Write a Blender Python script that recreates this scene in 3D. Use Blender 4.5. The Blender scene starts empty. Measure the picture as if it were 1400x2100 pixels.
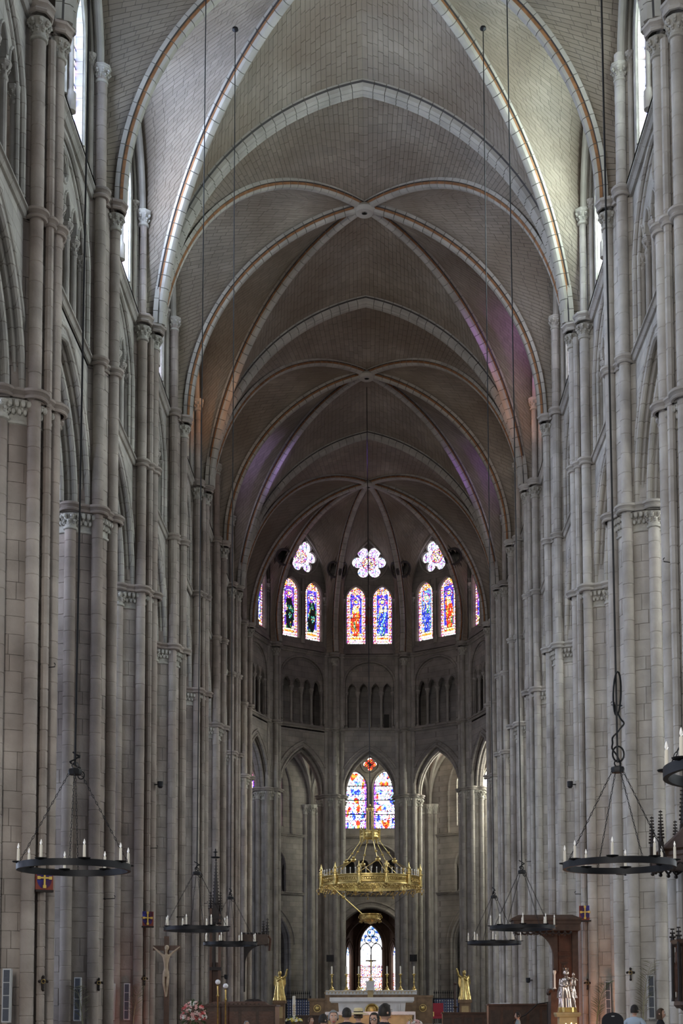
import bpy, math, random
from math import sin, cos, pi, sqrt, radians, atan2, acos
from mathutils import Vector, Matrix
random.seed(7)
S = bpy.context.scene
COL = S.collection
# ------------------------------------------------------------------ camera
FPX = 2820.0; VX = 770.0; VY = 2080.0; CX = 0.32; EYE = 1.65; PITCH = .0688; ROLL = .004
cd = bpy.data.cameras.new('camera'); cam = bpy.data.objects.new('camera', cd); COL.objects.link(cam)
cam.location = (CX, 0, EYE); cam.rotation_euler = (pi/2+math.atan(PITCH), ROLL, 0)
cd.sensor_fit = 'VERTICAL'; cd.sensor_height = 36; cd.sensor_width = 24
cd.lens = FPX/2100*36
cd.shift_x = -(VX-700)/2100; cd.shift_y = (VY-FPX*PITCH-1050)/2100
cd.clip_start = .5; cd.clip_end = 400
S.camera = cam
# ------------------------------------------------------------------ world and exposure
w = bpy.data.worlds.new('world'); S.world = w; w.use_nodes = True
bg = w.node_tree.nodes['Background']; bg.inputs[0].default_value = (.80, .88, 1, 1); bg.inputs[1].default_value = .2
S.view_settings.view_transform = 'Standard'; S.view_settings.look = 'None'
S.view_settings.exposure = 0.12; S.view_settings.gamma = 1
S.view_settings.use_curve_mapping = False
# area lamp turned towards a target
def area(name, loc, target, sx, sy, power, color):
    ld = bpy.data.lights.new(name, 'AREA'); ld.shape = 'RECTANGLE'; ld.size = sx; ld.size_y = sy
    ld.energy = power; ld.color = color
    o = bpy.data.objects.new(name, ld); COL.objects.link(o); o.location = loc
    o.rotation_euler = (Vector(target)-Vector(loc)).to_track_quat('-Z', 'Y').to_euler()
    return o
# added fill lamp behind the photographer, aimed at the right-hand piers
area('west_fill', (-9, -12, 16), (12, 50, 12), 5, 20, 5600, (1, .97, .92))
# coloured daylight cast through the stained clerestory glass on to the vault
def glass_cast(loc, target, power, color, size=.32, r=.5):
    ld = bpy.data.lights.new('stained_daylight', 'SPOT'); ld.energy = power; ld.color = color; ld.spot_size = size; ld.spot_blend = 1; ld.shadow_soft_size = r
    o = bpy.data.objects.new('stained_daylight', ld); COL.objects.link(o); o.location = loc; o.rotation_euler = (Vector(target)-Vector(loc)).to_track_quat('-Z', 'Y').to_euler()
glass_cast((-7.3, 49, 28.5), (6.9, 57.4, 30.6), 15000, (.62, .22, 1.0), .27)
glass_cast((-7.3, 63.3, 28.5), (6.9, 71.8, 30.6), 15000, (.45, .18, 1.0), .26)
glass_cast((7.3, 63.5, 28.5), (-6.0, 71.8, 31.0), 11000, (.5, .35, 1.0), .26)
glass_cast((7.3, 50, 27.6), (-7.0, 58.6, 28.6), 5000, (1, .38, .08), .26)
glass_cast((-7.3, 50, 27.6), (7.0, 58.8, 28.6), 4500, (1, .36, .14), .26)
glass_cast((6.6, 82, 28.5), (-4.8, 83.2, 31.2), 1100, (.9, .3, .6), .4)

# ------------------------------------------------------------------ materials
MT = {}
def mat(name, col, rough=.8, metal=0.0, var=0.0, scale=1.5, bump=0.0, island=0.0, tint=None, emit=None, estr=0, spec=.3, stain=None, stain_scale=.25, courses=0):
    m = bpy.data.materials.new(name); m.use_nodes = True; nt = m.node_tree; N = nt.nodes; L = nt.links
    b = N['Principled BSDF']; b.inputs['Roughness'].default_value = rough; b.inputs['Metallic'].default_value = metal
    if 'Specular IOR Level' in b.inputs: b.inputs['Specular IOR Level'].default_value = spec
    geo = N.new('ShaderNodeNewGeometry')
    rgb = N.new('ShaderNodeRGB'); rgb.outputs[0].default_value = (*col, 1); out = rgb.outputs[0]
    def mul(a, fac_out, lo, hi):
        mr = N.new('ShaderNodeMapRange'); mr.inputs[3].default_value = lo; mr.inputs[4].default_value = hi
        L.new(fac_out, mr.inputs[0])
        vm = N.new('ShaderNodeVectorMath'); vm.operation = 'SCALE'; L.new(a, vm.inputs[0]); L.new(mr.outputs[0], vm.inputs['Scale'])
        return vm.outputs[0]
    def noise(sc, det=4):
        n = N.new('ShaderNodeTexNoise'); n.inputs['Scale'].default_value = sc; n.inputs['Detail'].default_value = det
        L.new(geo.outputs['Position'], n.inputs['Vector']); return n
    if tint is not None:
        mx = N.new('ShaderNodeMix'); mx.data_type = 'RGBA'
        n0 = noise(.35, 3); mr = N.new('ShaderNodeMapRange'); mr.inputs[1].default_value = .4; mr.inputs[2].default_value = .62
        L.new(n0.outputs[0], mr.inputs[0]); L.new(mr.outputs[0], mx.inputs[0]); L.new(out, mx.inputs[6]); mx.inputs[7].default_value = (*tint, 1)
        out = mx.outputs[2]
    if island: out = mul(out, geo.outputs['Random Per Island'], 1-island, 1+island)
    if var:
        n = noise(scale, 5); mr = N.new('ShaderNodeMapRange'); mr.inputs[1].default_value = .3; mr.inputs[2].default_value = .7
        L.new(n.outputs[0], mr.inputs[0]); out = mul(out, mr.outputs[0], 1-var, 1+var)
    if stain is not None:
        mx = N.new('ShaderNodeMix'); mx.data_type = 'RGBA'
        n0 = noise(stain_scale, 5); mr = N.new('ShaderNodeMapRange'); mr.inputs[1].default_value = .22; mr.inputs[2].default_value = .66
        L.new(n0.outputs[0], mr.inputs[0]); L.new(mr.outputs[0], mx.inputs[0]); L.new(out, mx.inputs[6]); mx.inputs[7].default_value = (*stain, 1)
        out = mx.outputs[2]
    bumpsrc = None
    if courses:
        sp = N.new('ShaderNodeSeparateXYZ'); L.new(geo.outputs['Position'], sp.inputs[0])
        ad = N.new('ShaderNodeMath'); ad.operation = 'ADD'; L.new(sp.outputs[0], ad.inputs[0]); L.new(sp.outputs[1], ad.inputs[1])
        cb = N.new('ShaderNodeCombineXYZ'); L.new(ad.outputs[0], cb.inputs[0]); L.new(sp.outputs[2], cb.inputs[1])
        br = N.new('ShaderNodeTexBrick'); L.new(cb.outputs[0], br.inputs['Vector'])
        br.inputs['Scale'].default_value = 1; br.inputs['Brick Width'].default_value = courses*2; br.inputs['Row Height'].default_value = courses
        br.inputs['Mortar Size'].default_value = .012; br.inputs['Mortar Smooth'].default_value = .3
        br.inputs['Color1'].default_value = (1.08, 1.07, 1.05, 1); br.inputs['Color2'].default_value = (.88, .88, .89, 1); br.inputs['Mortar'].default_value = (.6, .58, .56, 1)
        vm = N.new('ShaderNodeVectorMath'); vm.operation = 'MULTIPLY'; L.new(out, vm.inputs[0]); L.new(br.outputs[0], vm.inputs[1]); out = vm.outputs[0]
    L.new(out, b.inputs['Base Color'])
    if bump:
        n = noise(14, 5); bp = N.new('ShaderNodeBump'); bp.inputs['Strength'].default_value = bump; bp.inputs['Distance'].default_value = .03
        L.new(n.outputs[0], bp.inputs['Height']); L.new(bp.outputs[0], b.inputs['Normal'])
    if emit is not None:
        b.inputs['Emission Color'].default_value = (*emit, 1); b.inputs['Emission Strength'].default_value = estr
    MT[name] = m; return m
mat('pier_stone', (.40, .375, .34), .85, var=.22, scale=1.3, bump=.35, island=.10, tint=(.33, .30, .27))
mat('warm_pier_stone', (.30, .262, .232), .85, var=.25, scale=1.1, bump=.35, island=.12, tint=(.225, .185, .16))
mat('pier_mortar', (.27, .25, .225), .9)
mat('carved_stone', (.36, .34, .30), .85, var=.25, scale=3, bump=.5)
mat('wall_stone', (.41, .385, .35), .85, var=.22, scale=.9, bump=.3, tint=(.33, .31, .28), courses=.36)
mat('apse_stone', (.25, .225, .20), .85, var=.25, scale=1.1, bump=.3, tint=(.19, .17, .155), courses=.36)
mat('vault_stone', (.285, .255, .215), .9, var=.2, scale=.7, island=.14, tint=(.285, .25, .20), stain=(.17, .135, .10), stain_scale=.3)
mat('vault_mortar', (.075, .065, .055), .95)
mat('rib_stone', (.31, .29, .255), .8, var=.18, scale=1.2, island=.07)
mat('rib_paint', (.20, .095, .04), .8, var=.3, scale=4)
mat('rib_line', (.045, .04, .038), .8)
mat('dark_passage', (.05, .045, .04), .9)  # near black: the shade of the passages is put into the colour
mat('floor_stone', (.30, .28, .25), .6, var=.2, scale=.8, courses=.6)
mat('iron', (.02, .02, .022), .5, metal=.6)
mat('lead', (.02, .02, .02), .6)
mat('gold', (.58, .44, .17), .34, metal=1.0, var=.25, scale=9)
mat('old_gold', (.42, .29, .10), .35, metal=.9, var=.3, scale=9)
mat('silver', (.52, .42, .36), .25, metal=1.0, var=.15, scale=9)
mat('candle', (.75, .70, .60), .5)
mat('bulb', (.8, .8, .8), .1, emit=(1, .9, .75), estr=.15)
mat('dark_wood', (.055, .032, .022), .45, var=.3, scale=5, bump=.2)
mat('red_wood', (.075, .034, .02), .4, var=.3, scale=4, bump=.2)
mat('black_wood', (.02, .014, .012), .5, var=.3, scale=5)
mat('speaker_grille', (.06, .065, .08), .6, var=.1, scale=30)
mat('speaker_case', (.42, .42, .42), .5)
mat('white_cloth', (.72, .73, .76), .8, var=.04, scale=3)
mat('marble', (.68, .69, .70), .5, var=.08, scale=2)
mat('brown_marble', (.22, .14, .08), .4, var=.3, scale=3)
mat('gold_stone', (.50, .38, .20), .5, var=.2, scale=3)
mat('shield_blue', (.05, .06, .32), .5)
mat('shield_gold', (.62, .42, .10), .5)
mat('shield_red', (.20, .045, .03), .6)
mat('skin', (.52, .32, .24), .6)
mat('ivory', (.42, .33, .24), .55, var=.15, scale=12)
mat('dark_hair', (.02, .016, .014), .6)
mat('grey_hair', (.20, .20, .20), .6)
mat('brown_hair', (.06, .035, .02), .6)
mat('black_cloth', (.018, .018, .022), .8)
mat('blue_cloth', (.35, .42, .50), .8)
mat('grey_cloth', (.22, .26, .27), .8)
mat('red_cloth', (.30, .03, .05), .7)
mat('straw', (.62, .52, .30), .8, var=.15, scale=40)
mat('dark_band', (.03, .03, .03), .8)
mat('leaf', (.06, .10, .04), .6, var=.3, scale=10)
mat('dry_leaf', (.20, .19, .11), .7, var=.3, scale=10)
mat('pink_petal', (.72, .42, .40), .6, var=.15, scale=20)
mat('white_petal', (.80, .80, .76), .6)
mat('yellow_petal', (.72, .60, .10), .6)
mat('red_petal', (.50, .08, .08), .6)
mat('blue_screen', (.12, .15, .28), .6, var=.4, scale=18)
mat('eye_white', (.7, .7, .7), .3)
mat('glasses', (.03, .02, .02), .3)

def glass_mat(name, strength, tintcol=(1, 1, 1)):
    m = bpy.data.materials.new(name); m.use_nodes = True; nt = m.node_tree; N = nt.nodes; L = nt.links
    N.remove(N['Principled BSDF']); out = N['Material Output']
    e = N.new('ShaderNodeEmission'); at = N.new('ShaderNodeAttribute'); at.attribute_name = 'Col'
    mx = N.new('ShaderNodeVectorMath'); mx.operation = 'MULTIPLY'; mx.inputs[1].default_value = tintcol
    L.new(at.outputs['Color'], mx.inputs[0]); L.new(mx.outputs[0], e.inputs[0]); e.inputs[1].default_value = strength
    L.new(e.outputs[0], out.inputs[0]); MT[name] = m; return m

# ------------------------------------------------------------------ mesh helpers
class MB:
    def __init__(s): s.V = []; s.F = []; s.M = []
    def add(s, V, F, mi=0):
        o = len(s.V); s.V += V; s.F += [tuple(i+o for i in f) for f in F]
        s.M += (mi if isinstance(mi, list) else [mi]*len(F)); return s
    def join(s, b, mtx=None, mi=None):
        V = b.V if mtx is None else [tuple(mtx @ Vector(v)) for v in b.V]
        return s.add(V, b.F, b.M[:] if mi is None else mi)
    def box(s, x0, x1, y0, y1, z0, z1, mi=0):
        V = [(x, y, z) for x in (x0, x1) for y in (y0, y1) for z in (z0, z1)]
        return s.add(V, [(0, 1, 3, 2), (4, 6, 7, 5), (0, 4, 5, 1), (2, 3, 7, 6), (0, 2, 6, 4), (1, 5, 7, 3)], mi)
    def tbox(s, x0, x1, y0, y1, z0, z1, ix, iy, mi=0):   # box with a tapered top
        V = []
        for (z, ax, ay) in ((z0, 0, 0), (z1, ix, iy)):
            V += [(x0+ax, y0+ay, z), (x1-ax, y0+ay, z), (x1-ax, y1-ay, z), (x0+ax, y1-ay, z)]
        return s.add(V, [(3, 2, 1, 0), (4, 5, 6, 7), (0, 1, 5, 4), (1, 2, 6, 5), (2, 3, 7, 6), (3, 0, 4, 7)], mi)
    def grid(s, P, ci=False, cj=False, mi=0):
        n = len(P); m = len(P[0]); V = [tuple(p) for r in P for p in r]; F = []
        for i in range(n if ci else n-1):
            for j in range(m if cj else m-1):
                F.append((i*m+j, i*m+(j+1) % m, ((i+1) % n)*m+(j+1) % m, ((i+1) % n)*m+j))
        return s.add(V, F, mi)
    def lathe(s, prof, cx=0, cy=0, n=12, a0=0, a1=2*pi, caps=True, mi=0, sx=1, sy=1):
        full = abs(a1-a0-2*pi) < 1e-6; k = n if full else n+1
        P = [[(cx+r*cos(a0+(a1-a0)*j/n)*sx, cy+r*sin(a0+(a1-a0)*j/n)*sy, z) for j in range(k)] for r, z in prof]
        o = len(s.V); s.grid(P, False, full, mi)
        if caps and full:
            if prof[0][0] > 1e-4: s.F.append(tuple(o+j for j in range(k))[::-1]); s.M.append(mi)
            if prof[-1][0] > 1e-4: s.F.append(tuple(o+(len(prof)-1)*k+j for j in range(k))); s.M.append(mi)
        return s
    def tube(s, path, r, n=8, mi=0, caps=True, closed=False):
        P = []; path = [Vector(p) for p in path]; N = len(path); up = None
        rr = r if isinstance(r, (list, tuple)) else [r]*N
        for i, p in enumerate(path):
            if closed: t = path[(i+1) % N]-path[i-1]
            else: t = path[min(i+1, N-1)]-path[max(i-1, 0)]
            t = t.normalized() if t.length > 1e-9 else Vector((0, 0, 1))
            if up is None: up = Vector((0, 0, 1)) if abs(t.z) < .9 else Vector((1, 0, 0))
            a = t.cross(up)
            if a.length < 1e-6: a = t.cross(Vector((0, 1, 0.1)))
            a.normalize(); b = a.cross(t).normalized(); up = b
            P.append([tuple(p+a*cos(2*pi*j/n)*rr[i]+b*sin(2*pi*j/n)*rr[i]) for j in range(n)])
        o = len(s.V); s.grid(P, closed, True, mi)
        if caps and not closed:
            s.F.append(tuple(o+j for j in range(n))); s.M.append(mi)
            s.F.append(tuple(o+(N-1)*n+j for j in range(n))[::-1]); s.M.append(mi)
        return s
    def ball(s, c, r, n=8, m=5, mi=0, sx=1, sy=1, sz=1):
        prof = [(r*sin(pi*i/m)+1e-5, -r*cos(pi*i/m)*sz) for i in range(m+1)]
        o = len(s.V); s.lathe([(a, b+c[2]) for a, b in prof], c[0], c[1], n, caps=False, mi=mi, sx=sx, sy=sy); return s
    def mesh(s, name, mats, smooth=35):
        me = bpy.data.meshes.new(name); me.from_pydata(s.V, [], s.F)
        for m in (mats if isinstance(mats, (list, tuple)) else [mats]): me.materials.append(MT[m])
        if any(s.M): me.polygons.foreach_set('material_index', s.M)
        if smooth: me.shade_smooth(); me.set_sharp_from_angle(angle=radians(smooth))
        me.update(); return me
def link(name, me, parent=None, loc=None, rotz=0, **props):
    o = bpy.data.objects.new(name, me); COL.objects.link(o)
    if parent is not None: o.parent = parent
    if loc is not None: o.location = loc
    if rotz: o.rotation_euler = (0, 0, rotz)
    for k, v in props.items(): o[k] = v
    return o
def build(mb, name, mats, parent=None, smooth=35, **kw):
    return link(name, mb.mesh(name, mats, smooth), parent, **kw)
def empty(name, loc=(0, 0, 0), rotz=0, parent=None, **props):
    return link(name, None, parent, loc, rotz, **props)
def thing(name, label, cat, loc=(0, 0, 0), rotz=0, group=None):
    o = empty(name, loc, rotz); o['label'] = label; o['category'] = cat
    if group: o['group'] = group
    return o
def copy_tree(o, parent=None, loc=None, rotz=None, label=None):
    c = o.copy(); COL.objects.link(c); c.parent = parent
    if loc is not None: c.location = loc
    if rotz is not None: c.rotation_euler = (0, 0, rotz)
    if label: c['label'] = label
    for ch in list(o.children): copy_tree(ch, c)
    return c
def rotm(loc, rotz): return Matrix.Translation(loc) @ Matrix.Rotation(rotz, 4, 'Z')
# a heap of small pieces: the ones that show largest become objects of their own, the rest one joined part
class Pieces:
    def __init__(s, parent, mtx, name, mats, limit, restname=None, front=None):
        s.p = parent; s.mtx = mtx; s.name = name; s.mats = mats; s.limit = limit; s.L = []; s.rest = restname or name+'s'; s.front = front
    def add(s, V, F, mi=0): s.L.append((V, F, mi))
    def flush(s):
        def key(it):
            V = it[0]; c = Vector((0, 0, 0))
            for v in V: c += Vector(v)
            c /= len(V); w = s.mtx @ c
            if w.y < 5: return 1e9
            px = VX+FPX*(w.x-CX)/w.y; py = VY-FPX*(w.z-EYE)/w.y
            out = 0 if (-5 < px < 1405 and -5 < py < 2105) else 1000
            if s.front is not None and not s.front(c): out += 1000
            return w.y+out
        if s.limit:
            ks = sorted(range(len(s.L)), key=lambda i: key(s.L[i]))
            near = [i for i in ks[:s.limit] if key(s.L[i]) < 1000]
        else: near = []
        ns = set(near)
        for i in near:
            V, F, mi = s.L[i]; b = MB().add(V, F, mi); build(b, s.name, s.mats, s.p, smooth=0 if len(F) < 8 else 35)
        b = MB()
        for i, (V, F, mi) in enumerate(s.L):
            if i not in ns: b.add(V, F, mi)
        if b.V:
            o = build(b, s.rest, s.mats, s.p, smooth=35); o['kind'] = 'stuff'
# arch outline: half-span a, rise h, springing at (0, 0): points from left springing over the apex to the right
def arch(a, h, n=12):
    if h >= a:
        e = (h*h-a*a)/(2*a); R = a+e; th = acos(e/R) if R > 0 else pi/2
        half = [(-(R*cos(th*i/n)-e), R*sin(th*i/n)) for i in range(n+1)]
    else:
        half = [(-a*cos(pi/2*i/n), h*sin(pi/2*i/n)) for i in range(n+1)]
    return half+[(-x, z) for x, z in half[-2::-1]]
# flat plate with holes in the local (y, z) plane between x0 and x1
def plate(outer, holes, x0, x1):
    cu = bpy.data.curves.new('t', 'CURVE'); cu.dimensions = '2D'; cu.fill_mode = 'BOTH'; cu.extrude = abs(x1-x0)/2
    for loop in [outer]+holes:
        sp = cu.splines.new('POLY'); sp.points.add(len(loop)-1)
        for p, q in zip(sp.points, loop): p.co = (q[0], q[1], 0, 1)
        sp.use_cyclic_u = True
    ob = bpy.data.objects.new('t', cu); me = bpy.data.meshes.new_from_object(ob)
    xm = (x0+x1)/2
    V = [(xm+v.co.z, v.co.x, v.co.y) for v in me.vertices]; F = [tuple(p.vertices) for p in me.polygons]
    bpy.data.objects.remove(ob); bpy.data.curves.remove(cu); bpy.data.meshes.remove(me)
    return MB().add(V, F)
def foil(cy, cz, n, R, r, rc, k=96, a0=0.0):
    pts = []
    for i in range(k):
        t = 2*pi*i/k; best = rc
        for j in range(n):
            a = a0+2*pi*j/n; d = R*cos(t-a); q = r*r-(R*sin(t-a))**2
            if q > 0 and d > 0: best = max(best, d+sqrt(q))
        pts.append((cy+best*cos(t), cz+best*sin(t)))
    return pts
def circ(cy, cz, r, n=28): return [(cy+r*cos(2*pi*i/n), cz+r*sin(2*pi*i/n)) for i in range(n)]
def lancet(cy, z0, w, zs, h, n=8):   # opening outline: sill z0, springing zs
    return [(cy-w/2, z0)]+[(cy+y, zs+z) for y, z in arch(w/2, h, n)]+[(cy+w/2, z0)]
from mathutils import noise as mnoise
# ------------------------------------------------------------------ measures of the building (metres)
BAY = 7.175; PY = {n: 31.38+BAY*n for n in range(-2, 8)}; YA = PY[7]          # YA: centre of the apse
PX_ = 8.15; ZCAP = 15.9; ZTRI = 20.15; ZV = 25.2; ZAP = 33.9; SPR = 7.08
RC = .875; RS = .975
# floor
b = MB(); b.box(-40, 40, 3, 125, -.3, 0); fl = build(b, 'floor', 'floor_stone', kind='structure')
b = MB()
for i in range(4): b.box(-6.6, 6.6, 62+i*.45, 82, .0+i*.16, .16+i*.16)
for i in range(3): b.box(-5.2, 5.2, 70.5+i*.45, 80, .64+i*.15, .79+i*.15)
build(b, 'trim_1', 'floor_stone', kind='structure', label='broad stone steps leading up to the high altar')

# ------------------------------------------------------------------ piers
def shaft_mb(r, z0, z1, n=10, joint=.52, seed=0):
    rn = random.Random(seed); b = MB(); prof = [(r, z0)]; z = z0
    while z < z1-.3:
        z += joint*rn.uniform(.75, 1.25)
        if z > z1-.2: break
        prof += [(r, z-.02), (r-.014, z-.006), (r-.014, z+.006), (r, z+.02)]
    prof.append((r, z1)); return b.lathe(prof, n=n, caps=False)
def drum_meshes(r, m='pier_stone'):
    out = []
    for h in (.40, .48, .56, .64):
        b = MB().lathe([(r-.014, 0), (r, .016), (r, h-.016), (r-.014, h)], n=12)
        out.append((h, b.mesh('shaft_drum', m, 40)))
    return out
def cap_mb(r, z0, z1, flare=1.75, n=12, crockets=8, ab=True):
    # small foliate capital: ring, bell, two rows of crockets, moulded abacus
    h = z1-z0; b = MB()
    b.lathe([(r, z0-.02), (r*1.22, z0), (r*1.28, z0+.035), (r*1.2, z0+.07), (r*1.02, z0+.08), (r*1.05, z0+h*.4), (r*1.25, z0+h*.62), (r*flare*.93, z0+h*.76), (r*flare*.9, z0+h*.78)], n=n)
    for row, (zz, rr, br) in enumerate(((.42, 1.22, .30), (.66, 1.55, .34))):
        for i in range(crockets):
            a = 2*pi*(i+.5*row)/crockets
            b.ball((r*rr*cos(a), r*rr*sin(a), z0+h*zz), r*br, 5, 4)
            b.ball((r*(rr-.16)*cos(a), r*(rr-.16)*sin(a), z0+h*(zz-.1)), r*br*.8, 5, 3)
    if ab: b.lathe([(r*flare*.92, z0+h*.78), (r*flare, z0+h*.82), (r*flare, z0+h*.88), (r*flare*1.08, z0+h*.92), (r*flare*1.08, z0+h), (r*.6, z0+h)], n=8, a0=pi/8, a1=pi/8+2*pi)
    return b
def moulded_ring(b, r, z0, z1, n=16, cx=0, cy=0):
    h = z1-z0
    b.lathe([(r-.10, z0), (r-.04, z0), (r-.01, z0+h*.16), (r-.035, z0+h*.32), (r-.07, z0+h*.40), (r-.04, z0+h*.55), (r+.02, z0+h*.66), (r+.03, z0+h*.85), (r, z0+h), (r-.12, z0+h)], cx, cy, n, caps=False)
DRS = {m: drum_meshes(.16, m) for m in ('pier_stone', 'warm_pier_stone')}; ORD = ['first', 'second', 'third', 'fourth', 'fifth', 'sixth', 'seventh', 'eighth', 'ninth']
def pier(label, loc, rotz, detail=0, major=False, rc=RC, rs=RS, angs=None, mat_='pier_stone', group=None, seed=0):
    rn = random.Random(seed); P = thing('clustered_pier', label, 'pier', loc, rotz, group); M = rotm(loc, rotz)
    angs = angs or [180, 135, -135, 90, -90, 45, -45, 0]        # 180 faces the nave
    through = {180: ZV-.75, 135: ZV-.75, -135: ZV-.75}
    b = MB().lathe([(rc+.5, 0), (rc+.5, .35), (rc+.38, .42), (rc+.34, .8), (rc+.2, .86), (rc+.26, .98), (rc+.12, 1.08), (rc-.03, 1.12)], n=8, a0=pi/8, a1=pi/8+2*pi)
    build(b, 'plinth', mat_, P)
    b = MB().lathe([(rc-.02, 1.0), (rc-.02, ZV)], n=28); build(b, 'core', 'pier_mortar', P)
    st = Pieces(P, M, 'stone', mat_, 260 if detail == 2 else (150 if detail == 1 else 0), 'stone_facing')
    z = 1.05; k = 0
    while z < ZV-.1:
        h = rn.uniform(.36, .5)
        if z < ZCAP-.75 < z+h+.1: h = ZCAP-.75-z
        if z+h > ZV: h = ZV-z
        nst = 8; off = rn.uniform(0, 1)
        for i in range(nst):
            a0 = 2*pi*(i+off)/nst; a1 = 2*pi*(i+1+off)/nst; g = .007/rc; sub = 3; rr = rc+rn.uniform(-.004, .006)
            V = []
            for zz in (z+.007, z+h-.007):
                for q in range(sub+1):
                    a = a0+g+(a1-a0-2*g)*q/sub
                    V.append((rr*cos(a), rr*sin(a), zz))
            for zz in (z+.001, z+h-.001):
                for q in range(sub+1):
                    a = a0+(a1-a0)*q/sub; V.append(((rc-.03)*cos(a), (rc-.03)*sin(a), zz))
            n = sub+1; F = [(q, q+1, n+q+1, n+q) for q in range(sub)]
            F += [(2*n+q, 2*n+q+1, q+1, q) for q in range(sub)]+[(n+q, n+q+1, 3*n+q+1, 3*n+q) for q in range(sub)]
            F += [(0, n, 3*n, 2*n), (sub, 2*n+sub, 3*n+sub, n+sub)]
            st.add(V, F)
        z += h; k += 1
    vis = (lambda c: (M @ c).y < loc[1]+.15)
    st.front = vis; st.flush()
    for a in angs:
        t = radians(a); x, y = rs*cos(t), rs*sin(t); zt = through.get(a, ZCAP-.75)
        if abs(a) == 135 and not major: zt = 28.9
        if detail and a in (180, 135, -135, 90, -90) and (M @ Vector((x, y, 0))).y < loc[1]+.2:
            so = build(MB().lathe([(.14, 1.0), (.14, zt)], n=10), 'shaft', 'pier_mortar', P, loc=(x, y, 0))
            z = 1.0
            while z < zt-.05:
                DR = DRS[mat_]; h, me = rn.choice(DR)
                if zt-z < .75: h, me = DR[min(3, max(0, int((zt-z-.36)/.08)))]
                link('shaft_drum', me, so, (0, 0, z), rn.uniform(0, 6)); z += h
        else:
            build(shaft_mb(.16, 1.0, zt, seed=seed*10+a), 'shaft', mat_, P, loc=(x, y, 0))
        build(MB().lathe([(.30, .9), (.30, 1.02), (.25, 1.08), (.22, 1.12), (.25, 1.18), (.17, 1.24)], n=12), 'shaft_base', mat_, P, loc=(x, y, 0))
    extra = [157.5, -157.5] if major else []
    for a in extra:
        t = radians(a); build(shaft_mb(.10, 1.0, ZV-.6, n=8, seed=a), 'shaft', mat_, P, loc=((rs+.02)*cos(t), (rs+.02)*sin(t), 0))
    # arcade capital: frieze of leaves round the core and shaft capitals
    b = MB().lathe([(rc, ZCAP-.78), (rc+.05, ZCAP-.76), (rc+.05, ZCAP-.70), (rc+.01, ZCAP-.68), (rc+.03, ZCAP-.45), (rc+.12, ZCAP-.25), (rc+.13, ZCAP-.22)], n=32, caps=False)
    for row, (dz, dr, br) in enumerate(((-.50, .07, .06), (-.32, .13, .075))):
        for i in range(44):
            a = 2*pi*(i+.5*row)/44; b.ball(((rc+dr)*cos(a), (rc+dr)*sin(a), ZCAP+dz), br, 5, 4, sz=1.2)
            if row: b.ball(((rc+.05)*cos(a), (rc+.05)*sin(a), ZCAP-.42), .05, 4, 3, sz=1.6)
    build(b, 'leaf_frieze', 'carved_stone', P)
    for a in angs:
        if a in through and abs(a) != 90: continue
        t = radians(a); build(cap_mb(.16, ZCAP-.72, ZCAP-.2, ab=False), 'shaft_capital', 'carved_stone', P, loc=(rs*cos(t), rs*sin(t), 0))
    b = MB(); moulded_ring(b, rc+.26, ZCAP-.22, ZCAP, 32)
    for a in angs:
        t = radians(a); moulded_ring(b, .34, ZCAP-.22, ZCAP, 16, rs*cos(t), rs*sin(t))
    build(b, 'abacus', mat_, P)
    # ring of the string course at the foot of the triforium
    b = MB(); moulded_ring(b, rc+.1, ZTRI-.13, ZTRI+.1, 32)
    for a in [180, 135, -135]+extra:
        t = radians(a); moulded_ring(b, .27 if a not in extra else .2, ZTRI-.13, ZTRI+.1, 16, rs*cos(t), rs*sin(t))
    build(b, 'shaft_ring', mat_, P)
    # vault capitals
    caps = [180, 135, -135] if major else [180]
    for a in caps:
        t = radians(a); build(cap_mb(.165, ZV-.82, ZV-.24, flare=1.9, ab=False), 'vault_capital', 'carved_stone', P, loc=(rs*cos(t), rs*sin(t), 0))
    b = MB(); moulded_ring(b, rc+.12, ZV-.26, ZV+.02, 28)
    for a in [180, 135, -135]:
        t = radians(a); moulded_ring(b, .36 if a in caps else .28, ZV-.26, ZV+.02, 8 if a in caps else 16, rs*cos(t), rs*sin(t))
    b.lathe([(rc+.05, ZV), (0.01, ZV+.02)], n=28, caps=False)
    build(b, 'vault_abacus', mat_, P)
    for a in ((135, -135)):
        t = radians(a)
        if major: build(shaft_mb(.12, ZV, 28.9, seed=a), 'wall_shaft', mat_, P, loc=(rs*cos(t), rs*sin(t), 0))
        build(cap_mb(.15, 28.4, 28.9, flare=1.7), 'wall_shaft_capital', 'carved_stone', P, loc=(rs*cos(t), rs*sin(t), 0))
    return P
for n in range(0, 8):
    for side in (-1, 1):
        d = 2 if n in (0, 1) else (1 if n == 2 else 0)
        where = 'left' if side < 0 else 'right'
        lab = '%s grey stone clustered pier of the %s arcade counting from the front' % (ORD[n], where)
        if n == 0: lab = 'nearest grey stone clustered pier at the %s edge of the picture' % where
        if n == 7: lab = 'farthest grey stone clustered pier of the %s arcade, where the apse begins' % where
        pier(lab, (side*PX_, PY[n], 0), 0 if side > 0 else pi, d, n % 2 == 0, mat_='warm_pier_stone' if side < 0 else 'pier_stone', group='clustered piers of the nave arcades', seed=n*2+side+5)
APX = {18: 'right of the axial arch of the apse', -18: 'left of the axial arch of the apse', 54: 'right side of the apse beside the lit arch', -54: 'left side of the apse'}
mat('apse_pier_stone', (.27, .245, .22), .85, var=.22, scale=1.3, bump=.3, island=.10)
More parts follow.
